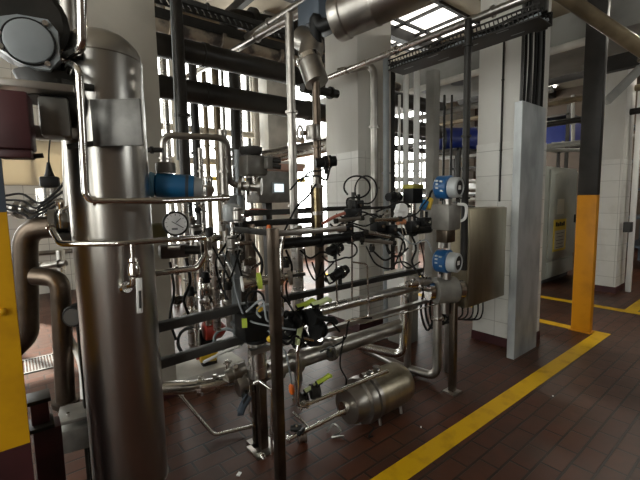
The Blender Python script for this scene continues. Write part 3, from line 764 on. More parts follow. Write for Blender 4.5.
def flow_meter(name, label, p, s, group=None):
    """blue transmitter head with pale display cap on a stainless meter body"""
    p = V(p); t = thing(name, label, 'flow meter', p, group)
    ax = V((.12, -.99, -.03)).normalized()                        # the display looks along the skid, towards the aisle
    B().lathe([(-s * 1.0, s * .55), (-s * .96, s * .8), (-s * .8, s * .98), (s * .2, s), (s * .26, s * .9), (s * .26, s * .3)], p, ax, 26).build('housing', BLUE, t)
    cp = B().lathe([(s * .26, s * .74), (s * .26, s * .84), (s * .95, s * .82), (s * 1.05, s * .72), (s * 1.05, s * .60), (s * .98, s * .58)], p, ax, 26).build('display_cap', CAPG, t)
    u, w, _ = frame(ax)
    B().cyl(p + ax * s * .985, p + ax * s * .995, s * .58).build('window_disc', BLACK, cp)
    ex = V((-ax.y, ax.x, 0)).normalized()
    B().box(p + ax * s * 1.0, (s * .42, s * .04, s * .34), (ex, ax, V((0, 0, 1)))).build('screen', WHITE, cp)
    b = B(); sd = V((-.80, -.50, .1)).normalized(); sd = (sd - ax * sd.dot(ax)).normalized(); up = V((0, 0, 1))
    for k, (dz, dxx) in enumerate(((.45, -.5), (.15, -.5), (-.2, -.5), (.4, -.15), (-.45, -.1))):
        q = p + ax * s * dxx + sd * s * .92 + up * s * dz * .9
        b.box(q, (s * .24, s * .16, s * .14), (ax, sd, up))
    b.build('label_marks', CAPG, t)
    B().cyl(p + V((0, 0, -s * .9)), p + V((0, 0, -s * 1.5)), s * .35).build('neck', DULL, t)
    for k in (-1, 1): B().cyl(p + ax * s * -.4 + V((0, 0, -s * .75)) + sd * s * .3 * k, p + ax * s * -.4 + V((0, 0, -s * 1.15)) + sd * s * .3 * k, s * .16).build('cable_gland', BLACK, t)
    return t
def cable(label, pts, r=.006, m=None, name='cable', cat='cable', group=None):
    return B().wire(pts, r).solo(name, m or RUBBER, label, cat, group)

# ================================================================== TANK AND LEFT GROUP
tc = at(121, 330, d=1.80); TX, TY = tc.x, tc.y; TR = .168
tt = thing('pressure_tank', 'tall domed stainless steel tank beside the white plastered pillar', 'tank', (TX, TY, 0))
ztop = at(100, 29, d=1.78).z
prof = [(.10, .03), (.12, .09), (.16, .14), (.22, TR)]
zs = ztop - .13
prof += [(zs, TR)]
for k in range(1, 8):
    a = k / 7 * math.pi / 2
    prof.append((zs + .13 * math.sin(a), max(TR * math.cos(a), .004)))
B().lathe(prof, (TX, TY, 0), (0, 0, 1), 48).build('shell', TANK, tt)
B().torus((TX, TY, zs), (0, 0, 1), TR, .003, 48).build('weld_seam', DULL, tt)
B().torus((TX, TY, .22), (0, 0, 1), TR, .003, 48).build('weld_seam', DULL, tt)
for k in range(3):
    a = .6 + k * 2 * math.pi / 3
    q = V((TX + .135 * math.cos(a), TY + .135 * math.sin(a), 0))
    l = B().tube([q + V((0, 0, .26)), q], .022).build('leg', DULL, tt)
    B().cyl(q, q + V((0, 0, .012)), .05).build('foot', DULL, l)
# name plate standing proud of the shell
nx = V((at(142, 120, d=1.62) - at(92, 118, d=1.62))); nx.z = 0; nx.normalize()
pc = at(117, 122, d=1.62); nn = V((nx.y, -nx.x, 0)); 
zz0, zz1 = at(117, 146, d=1.62).z, at(117, 99, d=1.62).z
wpl = (at(142, 120, d=1.62) - at(92, 118, d=1.62)).length
B().box(V((pc.x, pc.y, (zz0 + zz1) / 2)), (wpl, .012, zz1 - zz0), (nx, nn, V((0, 0, 1))), bev=.003).build('name_plate', mat('plate_grey', (.15, .145, .135), .45, .6, var=.25, vscale=20), tt)
for s in (-.35, .35): B().box(V((pc.x, pc.y, (zz0 + zz1) / 2)) + nx * wpl * s - nn * .03, (.02, .05, zz1 - zz0 - .02), (nx, nn, V((0, 0, 1)))).build('plate_bracket', DULL, tt)
# chrome lines in front of the tank
pipe('drain_line', 'polished pipe coming down from above and bending behind the tank dome', 'pipe', [at(81, -30, d=1.52), at(82.5, 48, d=1.55), at(62, 58, d=1.62)], .0175, CHROME, bend=.05, clamps=(1.9,))
pipe('drain_line', 'polished pipe running down the tank and turning level towards the blue motor', 'pipe',
     [at(66, 76, d=1.62), at(70, 63, d=1.56), at(79, 70, d=1.53), at(86, 201, d=1.53), at(160, 201, d=1.68), at(228, 198, d=1.95)], .0145, CHROME, bend=.045, clamps=(3.1, 4.9))
pipe('level_line', 'polished pipe crossing low in front of the tank towards the pressure gauge', 'pipe',
     [at(50, 226, d=1.66), at(60, 244, d=1.58), at(120, 243.5, d=1.58), at(205, 237, d=1.85)], .0125, CHROME, bend=.04, clamps=(.1, 2.95))
q = at(132, 244, d=1.57); q2 = at(134, 278, d=1.57); q3 = at(125, 288, d=1.60)
t = thing('sampling_valve', 'small sampling valve with white lever hanging before the tank', 'valve', q)
B().cyl(q, at(133, 262, d=1.57), .010).build('stem', CHROME, t)
B().lathe([(0, .012), (.0, .020), (.012, .022), (.02, .016), (.04, .024), (.07, .024), (.08, .016), (.085, .02)], at(133, 258, d=1.57), (0, 0, -1), 16).build('body', CHROME, t)
B().tube([at(134, 274, d=1.57), at(133, 284, d=1.57), at(124, 288, d=1.61), at(122, 291, d=1.66)], .013, .02).build('outlet', CHROME, t)
B().lathe([(-.01, .018), (-.01, .024), (.01, .024), (.01, .018)], at(126, 287.5, d=1.60), at(124, 288, d=1.61) - at(133, 284, d=1.57), 14).build('clamp', CHROME, t)
la, lb = at(139, 278, d=1.53), at(140, 313, d=1.53)
B().bar(la, lb, .024, .008, bev=.003).build('lever', WHITE, t)
B().bar(la.lerp(lb, .35) + V((0, -.006, 0)), la.lerp(lb, .85) + V((0, -.006, 0)), .008, .006).build('lever_print', GREYDK, t)
for k, (y, lab) in enumerate(((321, 'upper'), (356, 'lower'))):
    a = at(160, y + 1, Y=2.13); b2 = at(246, y - (13 if k == 0 else 16), Y=2.13); z = (a.z + b2.z) / 2
    B().bar(V((TX + .13, 2.08, z)), V((1.15, 2.13, z)), .05, .05, bev=.005).solo('support_rail', GREYDK, 'dark square support rail between tank and skid, %s of the two' % lab, 'rail', 'support rails between tank and skid')
# electric actuator, top corner
a = at(29, 42, d=1.50)
ux = V((.985, -.17, 0)).normalized(); un = V((-.17, -.985, 0)).normalized(); uz = V((0, 0, 1))
t = thing('electric_actuator', 'grey electric valve actuator with round screwed cover above the dark red box', 'actuator', a)
k = 1 / 285.
sh = [(-29, -8), (-29, 10), (-22, 22), (-8, 27), (18, 27), (26, 16), (26, -14), (16, -27), (4, -27), (-16, -17)]
B().prism([(x * k * 1.02, y * k * .98) for x, y in sh], a - un * .0, ux, uz, -un * .05).build('cover', GREYP, t)
B().prism([(x * k * .92, y * k * .9) for x, y in sh], a - un * .05, ux, uz, -un * .12).build('housing', GREYDK, t)
B().lathe([(0, .080), (.012, .077), (.015, .070), (.015, .01)], a, un, 36).build('round_lid', GREYP, t)
B().torus(a + un * .004, un, .082, .004, 40).build('seal', BLACK, t)
for x, y in ((16, 21), (-25, 4), (15, -21), (-24, -9)):
    q = a + ux * x * k + uz * y * k
    s_ = B().cyl(q, q + un * .014, .011, .010, 12).build('screw', STEEL, t)
B().lathe([(0, .02), (0, .13), (.02, .15), (.14, .15), (.2, .1)], a + un * -.05 + uz * .10 - ux * .02, -un, 24).build('motor', IRON, t)
B().cyl(a + ux * .11 - un * .06, a + ux * .17 - un * .06 - uz * .005, .016).build('shaft', IRON, t)
B().cyl(a + ux * .09 - un * .05 - uz * .12, a + ux * .20 - un * .05 - uz * .13, .014).build('shaft', IRON, t)
B().lathe([(0, .12), (.05, .10), (.09, .11), (.1, .11)], a - uz * .08 - un * .14 + ux * .04, -uz, 20).build('yoke', IRON, t)
a = at(35, 91, d=1.55)
t = thing('valve_bracket', 'dark steel bracket plate and grey block under the electric actuator', 'bracket', a)
B().box(a, (.27, .20, .028), (ux, un, uz), bev=.004).build('top_plate', DULL, t)
B().box(a + ux * .06 - uz * .10, (.10, .1, .15), (ux, un, uz), bev=.01).build('block', CASTG, t)
B().box(a + ux * .01 - uz * .15 - un * .05, (.25, .05, .05), (ux, un, uz), bev=.006).build('rail', DULL, t)
B().lathe([(-.02, .05), (-.02, .075), (.02, .075), (.02, .05)], a + ux * .13 - uz * .03 - un * .04, ux, 16).build('flange', IRON, t)
B().bar(a + ux * .09 - uz * .21, a + ux * .19 - uz * .19, .02).build('bolt_arm', IRON, t)
a = at(10, 122, d=1.42)
t = thing('red_gearbox', 'dark red box hanging beneath the grey actuator above the yellow column', 'gearbox', a)
B().box(a, (.13, .12, .20), (ux, un, uz), bev=.008).build('body', MAROON, t)
B().box(a - uz * .115 + ux * .01, (.10, .09, .03), (ux, un, uz), bev=.006).build('base', MAROON, t)
B().cyl(a + ux * .05 - uz * .12, a + ux * .09 - uz * .115, .009).build('lock_screw', IRON, t)
pipe('duct_pipe', 'thick dark duct in the upper corner behind the grey actuator', 'duct', [at(-30, 14, d=2.1), at(62, 6, d=2.3)], .10, IRON, clamps=(.6,))
pipe('feed_pipe', 'bright steel pipe rising behind the tank dome beside the polished line', 'pipe', [at(68, -30, d=2.2), at(70, 34, d=2.2), at(74, 240, d=2.3)], .05, DULL)
# painted column at the border
t = thing('steel_column', 'yellow painted steel column at the photo edge with dark top and maroon foot', 'steel column', (0, 0, 0))
cxr = at(30, 440, Y=1.80).x; zya = at(10, 212, Y=1.80).z; zyb = at(25, 444, Y=1.80).z
cxx = cxr - .15
t.location = (cxx, 1.95, 0)
hcol(t, cxx, 1.95, zyb, zya, YELCOL, 'yellow_band'); hcol(t, cxx, 1.95, zya, 2.05, NAVY, 'dark_top'); hcol(t, cxx, 1.95, 0, zyb, MAROON, 'maroon_foot')
q = at(2, 312, Y=1.79); B().ball(q + V((0, .004, 0)), .014).build('bolt_head', YELCOL, t)
B().box((cxx, 1.95, .01), (.36, .36, .02)).build('base_plate', MAROON, t)
# maroon bracket frame beside its foot
a = at(48, 440, d=1.75)
t = thing('channel_bracket', 'dark maroon steel channel bracket at the foot of the yellow column', 'bracket', (a.x, a.y, 0))
h0 = at(42, 396, d=1.75).z; h1 = at(46, 424, d=1.75).z
B().box((a.x, a.y, h1 / 2), (.11, .12, h1), bev=.006).build('upright', MAROON, t)
B().box((a.x - .02, a.y + .02, (h0 + h1) / 2 + .01), (.07, .1, h0 - h1 - .02), bev=.006).build('upper_block', MAROON, t)
B().box((a.x - .02, a.y, h1 + .01), (.1, .13, .02), bev=.004).build('rib_plate', IRON, t); B().box((a.x - .02, a.y, h0), (.09, .12, .02), bev=.004).build('rib_plate', IRON, t)
# big bends
pipe('bend_pipe', 'thick weathered stainless bend dropping behind the yellow column', 'pipe', [at(66, 226, d=2.3), at(25, 229, d=2.3), at(27, 335, d=2.3), at(10, 352, d=2.3)], .065, BROWNST, bend=.13, seg=22, clamps=(.03,), cm=BROWNST)
e = at(66, 408, d=2.15)
pipe('bend_pipe', 'weathered stainless bend pipe arching down to the grey valve plate by the tank', 'pipe', [at(34, 276, d=2.12), at(60, 278, d=2.12), V((e.x, e.y, e.z))], .05, BROWNST, bend=.12, seg=20, clamps=(1.95,), cm=BROWNST)
pipe('standing_pipe', 'pale thin pipe standing against the white wall behind the bend pipes', 'pipe', [at(60, 250, d=2.9), V((at(62, 320, d=2.9).x, at(62, 320, d=2.9).y, 0))], .03, STEEL, clamps=(.08, .3))
pipe('cross_pipe', 'short level pipe between the two weathered bends', 'pipe', [at(30, 268, d=2.5), at(66, 263, d=2.5)], .02, DULL, clamps=(.3, .8))
a = at(82, 414, d=2.05)
t = thing('valve_plate', 'grey mounting plate and block under the lower weathered bend pipe', 'mount', a)
B().box(a + V((0, 0, .02)), (.22, .2, .02), (ux, un, uz), bev=.003).build('plate', CASTG, t)
B().box(a + V((-.03, 0, -.10)), (.15, .16, .13), (ux, un, uz), bev=.012).build('block', CASTG, t)
B().box(V((a.x + .02, a.y + .02, (a.z - .16) / 2)), (.04, .04, a.z - .16), (ux, un, uz)).build('pedestal', IRON, t)
for s in (-.06, .06): B().cyl(a + ux * s - un * -.05 + uz * .03, a + ux * s + un * .05 + uz * .05, .009).build('bolt', CHROME, t)
a = at(73, 317, d=2.0)
t = thing('small_motor', 'round black motor end between the lower bend pipe and the tank', 'motor', a)
B().lathe([(0, .03), (0, .055), (.02, .062), (.14, .062), (.16, .04)], a, (.5, .86, 0), 20).build('body', BLACK, t)
B().cyl(a - V((.5, .86, 0)) * .006, a, .045).build('end_cap', GREYDK, t)
B().bar(a + V((.05, .08, -.05)), V((a.x + .05, a.y + .08, 0)), .06).build('foot', IRON, t)
pipe('white_hose', 'short white hose curving beside the tank below the small black motor', 'hose', spline([at(70, 338, d=2.2), at(76, 350, d=2.15), at(82, 368, d=2.1), at(84, 398, d=2.08)]), .018, WHITE)
# sensor head before the back wall
a = at(50, 190, d=2.4)
t = thing('level_sensor', 'steel sensor head with black cap before the white tiled wall', 'sensor', at(50, 232, d=2.4))
B().lathe([(0, .035), (0, .05), (.02, .05), (.03, .03), (.05, .055), (.08, .07), (.14, .07), (.16, .055), (.27, .052)], at(50, 232, d=2.4), (0, 0, 1), 20).build('body', STEEL, t)
zc_ = at(50, 182, d=2.4)
B().box(zc_, (.10, .09, .065), (ux, un, uz), bev=.012).build('cap', BLACK, t)
B().lathe([(0, .03), (.03, .02), (.07, .012), (.09, .008)], zc_ + uz * .03, uz, 12).build('cable_gland', BLACK, t)
B().torus(zc_ - uz * .09, un, .06, .006).build('clip_ring', DULL, t)
pipe('sensor_pipe', 'level pipe with flanges feeding the steel sensor head', 'pipe', [at(0, 211, d=2.45), at(44, 208, d=2.4)], .032, DULL, flanges=(.45, .65))
for k in range(5):
    cable(('black cable looping round the steel sensor head, topmost', 'black cable looping round the steel sensor head, second from top', 'black cable sagging before the steel sensor head', 'black cable curling under the steel sensor head', 'thin cable dropping from the steel sensor head')[k],
          [at(4, 196 + k * 4, d=2.35), at(22 + k, 194 + k * 7, d=2.33), at(40 - k * 3, 203 + k * 5, d=2.3), at(58, 190 + k * 5, d=2.3), at(64, 182 + k * 9, d=2.3)] if k < 4 else [at(56, 196, d=2.3), at(40, 206, d=2.3), at(36, 226, d=2.3)], .007)
cable('thin cable hanging from above to the black capped sensor head', [at(53, 118, d=2.5), at(49, 150, d=2.45), at(49, 176, d=2.4)], .005)
a = at(62, 222, d=2.2)
t = thing('elbow_valve', 'cluttered stainless valve joining the upper bend pipe and the tank', 'valve', a)
B().lathe([(-.06, .05), (-.06, .075), (-.03, .075), (-.02, .055), (.03, .055), (.04, .07), (.06, .07), (.06, .05)], a, ux, 18).build('body', DULL, t)
B().cyl(a + uz * .05, a + uz * .12 - un * -.03, .022).build('stem', CHROME, t)
B().tube([a - uz * .03 + un * .07, a + uz * .06 + un * .09, a + uz * .09 + un * .06 + ux * .05], .010, .03).build('handle', CHROME, t)
B().box(a - uz * .09 + ux * .03, (.13, .1, .06), (ux, un, uz), bev=.008).build('mount', IRON, t)
# ================================================================== THE SKID
_a, _b = at(283, 493, Z=0), at(450, 391, Z=0)
FX0, FX1, FY0, FY1, FZ = _a.x, _b.x, (_a.y + _b.y) / 2, 2.13, 1.46
print('frame', _a, _b, at(262, 466, Z=0), at(405, 365, Z=0))
t = thing('equipment_skid', 'square tube steel frame carrying the pipes and valves of the skid', 'frame', ((FX0 + FX1) / 2, (FY0 + FY1) / 2, 0))
for x, y, z, m in ((FX0, FY0, FZ, BROWNST), (1.16, 2.15, FZ, BROWNST), (1.70, FY1, 1.70, BROWNST), (2.70, FY1, 1.30, DULL), (FX1, FY0, .93, BROWNST)):
    p = B().bar((x, y, .93 if z == 1.70 else .012), (x, y, z), .05, bev=.005).build('post', m, t)
    if z != 1.70: B().box((x, y, .006), (.11, .11, .012)).build('foot_plate', DULL, p)
B().bar((FX0, FY0, FZ - .025), (FX0, 2.15, FZ - .025), .04, .03, bev=.004).build('top_beam', IRON, t)
B().bar((1.10, 2.15, FZ), (1.72, 2.15, FZ), .04, .04, bev=.005).build('top_beam', IRON, t)
B().bar((FX0, FY0, FZ - .03), (1.55, FY0, FZ - .03), .03, .03, bev=.005).build('top_beam', DULL, t)
B().bar((1.7, FY1, 1.53), (2.75, FY1, 1.53), .02, .02).build('top_beam', IRON, t)
B().bar((FX0, 2.0, .70), (2.86, 2.0, .70), .04, .03).build('cross_beam', DULL, t)
B().bar((FX1, FY0, .9), (2.70, FY1, .9), .04).build('cross_beam', DULL, t)
# headers
za = at(322, 315, Y=2.0).z
pipe('header_pipe', 'long stainless header pipe at mid height, upper of the two on the skid', 'pipe', [V((1.42, 2.0, .85)), V((2.80, 2.0, .85))], .038, STEEL, clamps=(.1, .9), cm=CHROME)
B().bar((1.35, 2.10, .955), (2.86, 2.10, .955), .05, .04, bev=.004).solo('support_rail', IRON, 'dark square rail lying just above the upper stainless header pipe', 'rail')
zb = .45
pl = at(160, 389, d=2.28); pr_ = at(206, 386, d=2.30)
pipe('outlet_pipe', 'shiny stainless pipe leaving the tank low towards the skid valve', 'pipe', [at(150, 389, d=2.26), pr_, at(244, 377, d=2.42)], .042, CHROME, bend=.15, seg=20, clamps=(.9, 1.25), cm=CHROME)
pipe('lower_header', 'thick stainless header pipe low on the skid with clamp joints', 'pipe', [V((1.28, 2.2, zb)), V((2.62, 2.2, zb)), V((2.76, 2.2, zb)), V((2.76, 2.2, .82))], .062, DULL, bend=.1, seg=22, clamps=(.06, .18, .42), cm=DULL)
# return bends near the feet
e = at(404, 356, d=3.35)
pipe('return_pipe', 'bright stainless bend pipe under the skid rising by the rear post', 'pipe', [at(330, 340, d=3.65), at(362, 346, d=3.55), e, at(405, 292, d=3.35)], .042, CHROME, bend=.11, seg=18)
e = at(437, 377, d=3.2)
pipe('return_pipe', 'stainless bend pipe rising up to the lower flow meter', 'pipe', [at(352, 342, d=3.75), at(400, 366, d=3.4), e, at(437.5, 303, d=3.2)], .038, DULL, bend=.1, seg=18, clamps=(2.8,), cm=CHROME)
# flow meters
for (px, py, lab, by) in ((443, 187.5, 'upper blue headed flow meter with round display beside the control box', 217), (442, 261.5, 'lower blue headed flow meter with round display beside the control box', 290)):
    p = at(px + 5, py, d=2.98)
    flow_meter('flow_meter', lab, p, .093, 'blue headed flow meters')
    q = at(px + 3, by, d=3.02)
    t = thing('flow_tube', ('grey steel meter body under the upper blue head' if by < 250 else 'rounded steel meter body under the lower blue head'), 'meter body', q)
    if by < 250:
        B().box(q, (.17, .16, .20), bev=.015).build('body', CASTG, t)
        B().box(q + V((-.0, 0, -.14)), (.12, .1, .12), bev=.01).build('neck', BROWNST, t)
    else:
        B().lathe([(-.09, .07), (-.085, .105), (.085, .105), (.09, .07)], q, (.85, -.5, 0), 24).build('body', CASTG, t)
        for s in (-1, 1): B().lathe([(-.02, .05), (-.02, .075), (.02, .075), (.02, .05)], q + V((.85, -.5, 0)) * .13 * s, (.85, -.5, 0), 18).build('flange', CHROME, t)
        B().cyl(q + V((0, 0, -.07)), q + V((0, 0, -.19)), .035).build('neck', DULL, t)
pipe('meter_pipe', 'short stainless pipe between the two blue flow meters', 'pipe', [at(444, 232, d=3.2), at(443, 248, d=3.2)], .04, DULL)
# control box
xa, xb = at(467, 250, Y=1.75).x, at(504, 250, Y=1.75).x
za, zc_ = at(467, 308, Y=1.75).z, at(467, 208.5, Y=1.75).z
t = thing('control_box', 'blank brushed steel control box hung on the end of the skid', 'control box', ((xa + xb) / 2, 1.75, za))
B().box(((xa + xb) / 2, 1.85, (za + zc_) / 2), (xb - xa, .2, zc_ - za), bev=.008).build('body', BOXDK, t)
B().box(((xa + xb) / 2, 1.742, (za + zc_) / 2), (xb - xa - .012, .022, zc_ - za - .012), bev=.006).build('door', BOXDK, t)
for k in range(5): B().cyl((xa + .10 + k * .09, 1.84, za), (xa + .10 + k * .09, 1.84, za - .035), .014).build('cable_gland', BLACK, t)
B().cyl((xb + .0, 1.80, za + .4), (xb + .02, 1.80, za + .4), .018).build('lock', CHROME, t)
B().bar((xa + .02, 1.93, 0.0), (xa + .02, 1.93, zc_ + .02), .05, bev=.004).build('post', DULL, t)
for k in range(5):
    x = xa + .10 + k * .09
    cable('black cable looping out of the glands beneath the steel control box', [V((x, 1.84, za - .03)), V((x - .01, 1.84, za - .10 - .015 * k)), V((x - .08, 1.87, za - .13 - .02 * k)), V((xa - .03, 1.95, za - .10)), V((2.9, 2.0, za + .02 + .03 * k))], .008, group='cables under the control box')
# fat black hoses between the posts
for k in range(5):
    q = at(425 + k * 4, 285, d=3.3)
    cable('thick black cable hanging in the bundle below the lower flow meter', [q, at(421 + k * 4.5, 310, d=3.32), at(427 + k * 4, 330 - k * 2, d=3.3), at(434 + k * 5, 318, d=3.25), at(438 + k * 5, 292, d=3.25)], .011, group='black cable bundle below the lower meter')
cable('thin steel wire slanting from the lower flow meter along the header', [at(462, 296, d=3.1), at(430, 306, d=3.05), at(360, 324, d=2.8)], .005, CHROME, 'wire', 'wire')
# trunking of black hose at the top
a, b2 = at(282, 244, Y=2.0), at(432, 228, Y=2.0)
pipe('black_conduit', 'thick black cable trunk running level over the skid valves', 'cable trunk', [V((1.28, 1.98, 1.335)), V((2.80, 1.98, 1.335))], .034, BLACK, clamps=(.2, .38, .62, .85))
a, b2 = at(306, 209, Y=2.2), at(370, 207, Y=2.2)
pipe('thin_bar', 'thin black bar level behind the sight glass at the skid top', 'bar', [a, b2], .012, IRON)
a, b2 = at(240, 213.5, Y=3.0), at(312, 212, Y=3.0)
B().bar(a, V((b2.x, b2.y, a.z)), .05, .05).solo('level_beam', GREYDK, 'dark grey level beam behind the skid top with red bundle on it', 'beam')
# sight glass on the mid post
a = at(317, 240, d=2.6)
t = thing('sight_glass', 'brass and glass level gauge on the tall brown post', 'level gauge', a)
L = at(317, 186, d=2.6).z - a.z
B().cyl(a, a + V((0, 0, L)), .028).build('glass_tube', BRASS, t)
for f in (0, .5, 1): B().cyl(a + V((0, 0, L * f - .012)), a + V((0, 0, L * f + .012)), .037).build('collar', DULL, t)
B().cyl(a + V((0, 0, L)), a + V((0, 0, L + .07)), .02).build('top_stem', DULL, t)
for s in (-1, 1): B().bar(a + V((.036 * s, 0, 0)), a + V((.036 * s, 0, L)), .012).build('guard', BROWNST, t)
# camera-like black switch on upper post
def switch(label, px, py, d, s=.05, ax=(.9, -.4, .1)):
    p = at(px, py, d=d); ax = V(ax).normalized(); t = thing('position_switch', label, 'switch', p, 'black position switches')
    B().lathe([(-s * 1.3, s * .3), (-s * 1.3, s * .55), (-s * .3, s * .6), (-s * .3, s * .75), (s * .6, s * .75), (s * .65, s * .6), (s * 1.2, s * .6), (s * 1.25, s * .4)], p, ax, 18).build('body', BLACK, t)
    B().lathe([(s * .1, s * .76), (s * .1, s * .8), (s * .25, s * .8), (s * .25, s * .76)], p, ax, 18).build('ring', CHROME, t)
    B().cyl(p - V((0, 0, s * .3)), p - V((0, 0, s * 1.4)), s * .25).build('gland', BLACK, t)
    return p
switch('black position switch high on the brown pipe before the tiled pillar', 326, 162, 2.75, .06)
switch('black position switch with loop cable below the black trunk, upper', 335, 249, 2.55, .05, (1, .1, .1))
switch('black position switch with loop cable before the pillar face, lower', 340, 273, 2.55, .055, (.95, .1, .25))
switch('black position switch on the short coupling at the trunk middle', 362, 236, 2.6, .042)
switch('black twin switch left of the yellow lidded box above the skid', 394, 197, 3.1, .06, (1, .1, 0))
a = at(413, 196, d=3.1)
t = thing('solenoid_box', 'square black box with olive yellow lid above the skid', 'box', a)
B().box(a + V((0, 0, -.0)), (.13, .1, .12), bev=.01).build('body', BLACK, t); B().box(a + V((0, 0, .075)), (.14, .11, .035), bev=.01).build('lid', mat('olive_yellow', (.30, .27, .05), .45), t)
B().cyl(a + V((0, 0, -.06)), a + V((0, 0, -.16)), .025).build('stem', CHROME, t)
for k in (0, 1): B().cyl(a + V((.06, -.01, -.02 + .04 * k)), a + V((.13, -.03, -.02 + .04 * k)), .012).build('fitting', WHITE, t)
a = at(401, 212, d=3.0)
t = thing('white_bag', 'crumpled white plastic cover tied over a fitting on the skid', 'plastic cover', a)
bm_ = B(); bm_.lathe([(-.07, .03), (-.05, .055), (-.02, .05), (.01, .06), (.05, .045), (.07, .02)], a, (.2, 0, 1), 13); bm_.v = [v + V((random.uniform(-.012, .012), random.uniform(-.012, .012), random.uniform(-.01, .01))) for v in bm_.v]; bm_.build('cover', WHITE, t); B().torus(a - V((.01, 0, .045)), (.2, 0, 1), .045, .006).build('tie', GREYP, t)
a = at(400, 222, d=2.95)
t = thing('orange_fitting', 'orange copper coloured fitting below the crumpled white cover', 'fitting', a)
B().cyl(a - V((.03, 0, -.0)), a + V((.04, -.01, .0)), .022).build('body', mat('copper_orange', (.45, .17, .07), .45), t)
for s in (-1, 1): B().cyl(a + V((.02 * s, -.02, -.01)), a + V((-.02 + .02 * s, -.06, -.09)), .006).build('pin', CHROME, t)
a = at(427, 205, d=3.15)
t = thing('blue_coupling', 'small blue and yellow hose coupling beside the upper flow meter', 'coupling', a)
B().cyl(a + V((-.06, 0, -.03)), a + V((-.02, 0, .03)), .028).build('blue_nut', BLUEM, t); B().cyl(a + V((.0, 0, -.03)), a + V((.04, 0, .05)), .03).build('yellow_sleeve', YELPUMP, t); B().wire([a + V((.03, 0, .04)), a + V((.05, 0, .1)), a + V((.11, 0, .14))], .01).build('hose_tail', BLACK, t)
# cylinders lying level in the middle
for k, (x0, y0, x1, y1, m, lab) in enumerate(((366, 232, 392, 237, STEEL, 'small steel cylinder lying under the black trunk end, upper'), (362, 240, 394, 243, DULL, 'small steel cylinder lying under the black trunk end, lower'), (372, 220, 400, 219, CHROME, 'small polished cylinder lying above the black trunk'), (336, 221, 362, 218, DULL, 'dull cylinder lying above the trunk beside the sight glass'))):
    a, b2 = at(x0, y0, d=2.55), at(x1, y1, d=2.6)
    t = thing('air_cylinder', lab, 'cylinder', a, 'small air cylinders'); u = (b2 - a).normalized()
    B().cyl(a, b2, .013).build('barrel', m, t); B().cyl(a - u * .012, a + u * .012, .018).build('end_cap', IRON, t); B().cyl(b2 - u * .012, b2 + u * .012, .018).build('end_cap', IRON, t)
for k, (px, py, s) in enumerate(((353, 214, 1), (346, 228, .8), (378, 226, .9), (390, 229, .8), (356, 205, .9), (412, 226, 1), (424, 222, .9))):
    a = at(px, py, d=2.75 + .05 * k)
    t = thing('valve_block', ('black valve block under the looped cables', 'small black valve block beside the sight glass', 'black valve block between the small cylinders', 'small black valve block near the orange fitting', 'upright black valve block with looped cables above', 'black valve block below the yellow lidded box', 'black valve block beside the blue coupling')[k], 'valve block', a, 'black valve blocks')
    B().box(a, (.11 * s, .08, .08 * s), bev=.008).build('body', BLACK, t); B().cyl(a + V((-.03, 0, .03)), a + V((-.03, 0, .085 * s + .02)), .014).build('coil', GREYDK, t); B().cyl(a + V((.03, 0, .03)), a + V((.03, 0, .08 * s + .01)), .012).build('coil', BLACK, t); B().cyl(a + V((0, -.04, 0)), a + V((0, -.055, 0)), .012).build('port', CHROME, t)
a = at(328, 222, d=2.55)
cable('red brown hose slanting up beside the sight glass', [at(322, 224, d=2.55), at(334, 217, d=2.57), at(345, 213, d=2.6)], .012, mat('red_brown_hose', (.30, .09, .06), .5), 'hose', 'hose')
# looped cables
def loop(label, cx, cy, rx, ry, d, r=.006, tail=None, m=None):
    pts = [at(cx + rx * math.cos(a), cy + ry * math.sin(a), d=d + .03 * math.sin(2 * a)) for a in [math.pi * .75 + k * math.pi / 6 for k in range(12)]]
    if tail: pts += [at(*q, d=d) for q in tail]
    return cable(label, pts, r, m)
loop('black cable coiled in a wide loop before the tiled pillar', 357, 187, 13, 11, 2.8, .007, [(347, 200), (348, 214)])
loop('black cable arching beside the wide loop before the pillar', 366, 190, 11, 14, 2.85, .006, [(357, 205), (356, 216)])
loop('black cable loop under the black trunk, first from the sight glass', 347, 250, 10, 8, 2.5, .006, [(330, 262), (322, 256)])
loop('black cable loop hanging below the trunk near the lower meter', 396, 247, 9, 10, 2.7, .007, [(384, 260), (372, 250)])
loop('black cable loop curled by the lower black switch', 330, 279, 5, 4, 2.5, .007, [(324, 272)])
loop('grey cable loop lying on the black actuator', 270, 312, 13, 8, 2.06, .006, [(262, 300), (246, 312)], GREYP)
loop('black cable loop around the black and yellow actuator', 255, 300, 9, 9, 2.25, .007)
CW = [((352, 232), (350, 262), (351, 300), (351, 312)), ((368, 240), (368, 268), (368, 316), (364, 320)), ((336, 240), (336, 276), (337, 310))]
pipe('steel_rod', 'thin steel rod bent to the header, nearest the sight glass', 'rod', [at(336, 256, d=2.55), at(337, 306, d=2.6)], .006, CHROME)
pipe('steel_rod', 'thin steel rod standing on the header, second from the sight glass', 'rod', [at(352, 236, d=2.6), at(352, 300, d=2.65)], .006, CHROME)
pipe('steel_rod', 'thin steel rod with bent top standing on the header, third from the sight glass', 'rod', [at(352, 262, d=2.6), at(367, 264, d=2.6), at(369, 316, d=2.6), at(345, 321, d=2.6)], .006, CHROME, bend=.03)
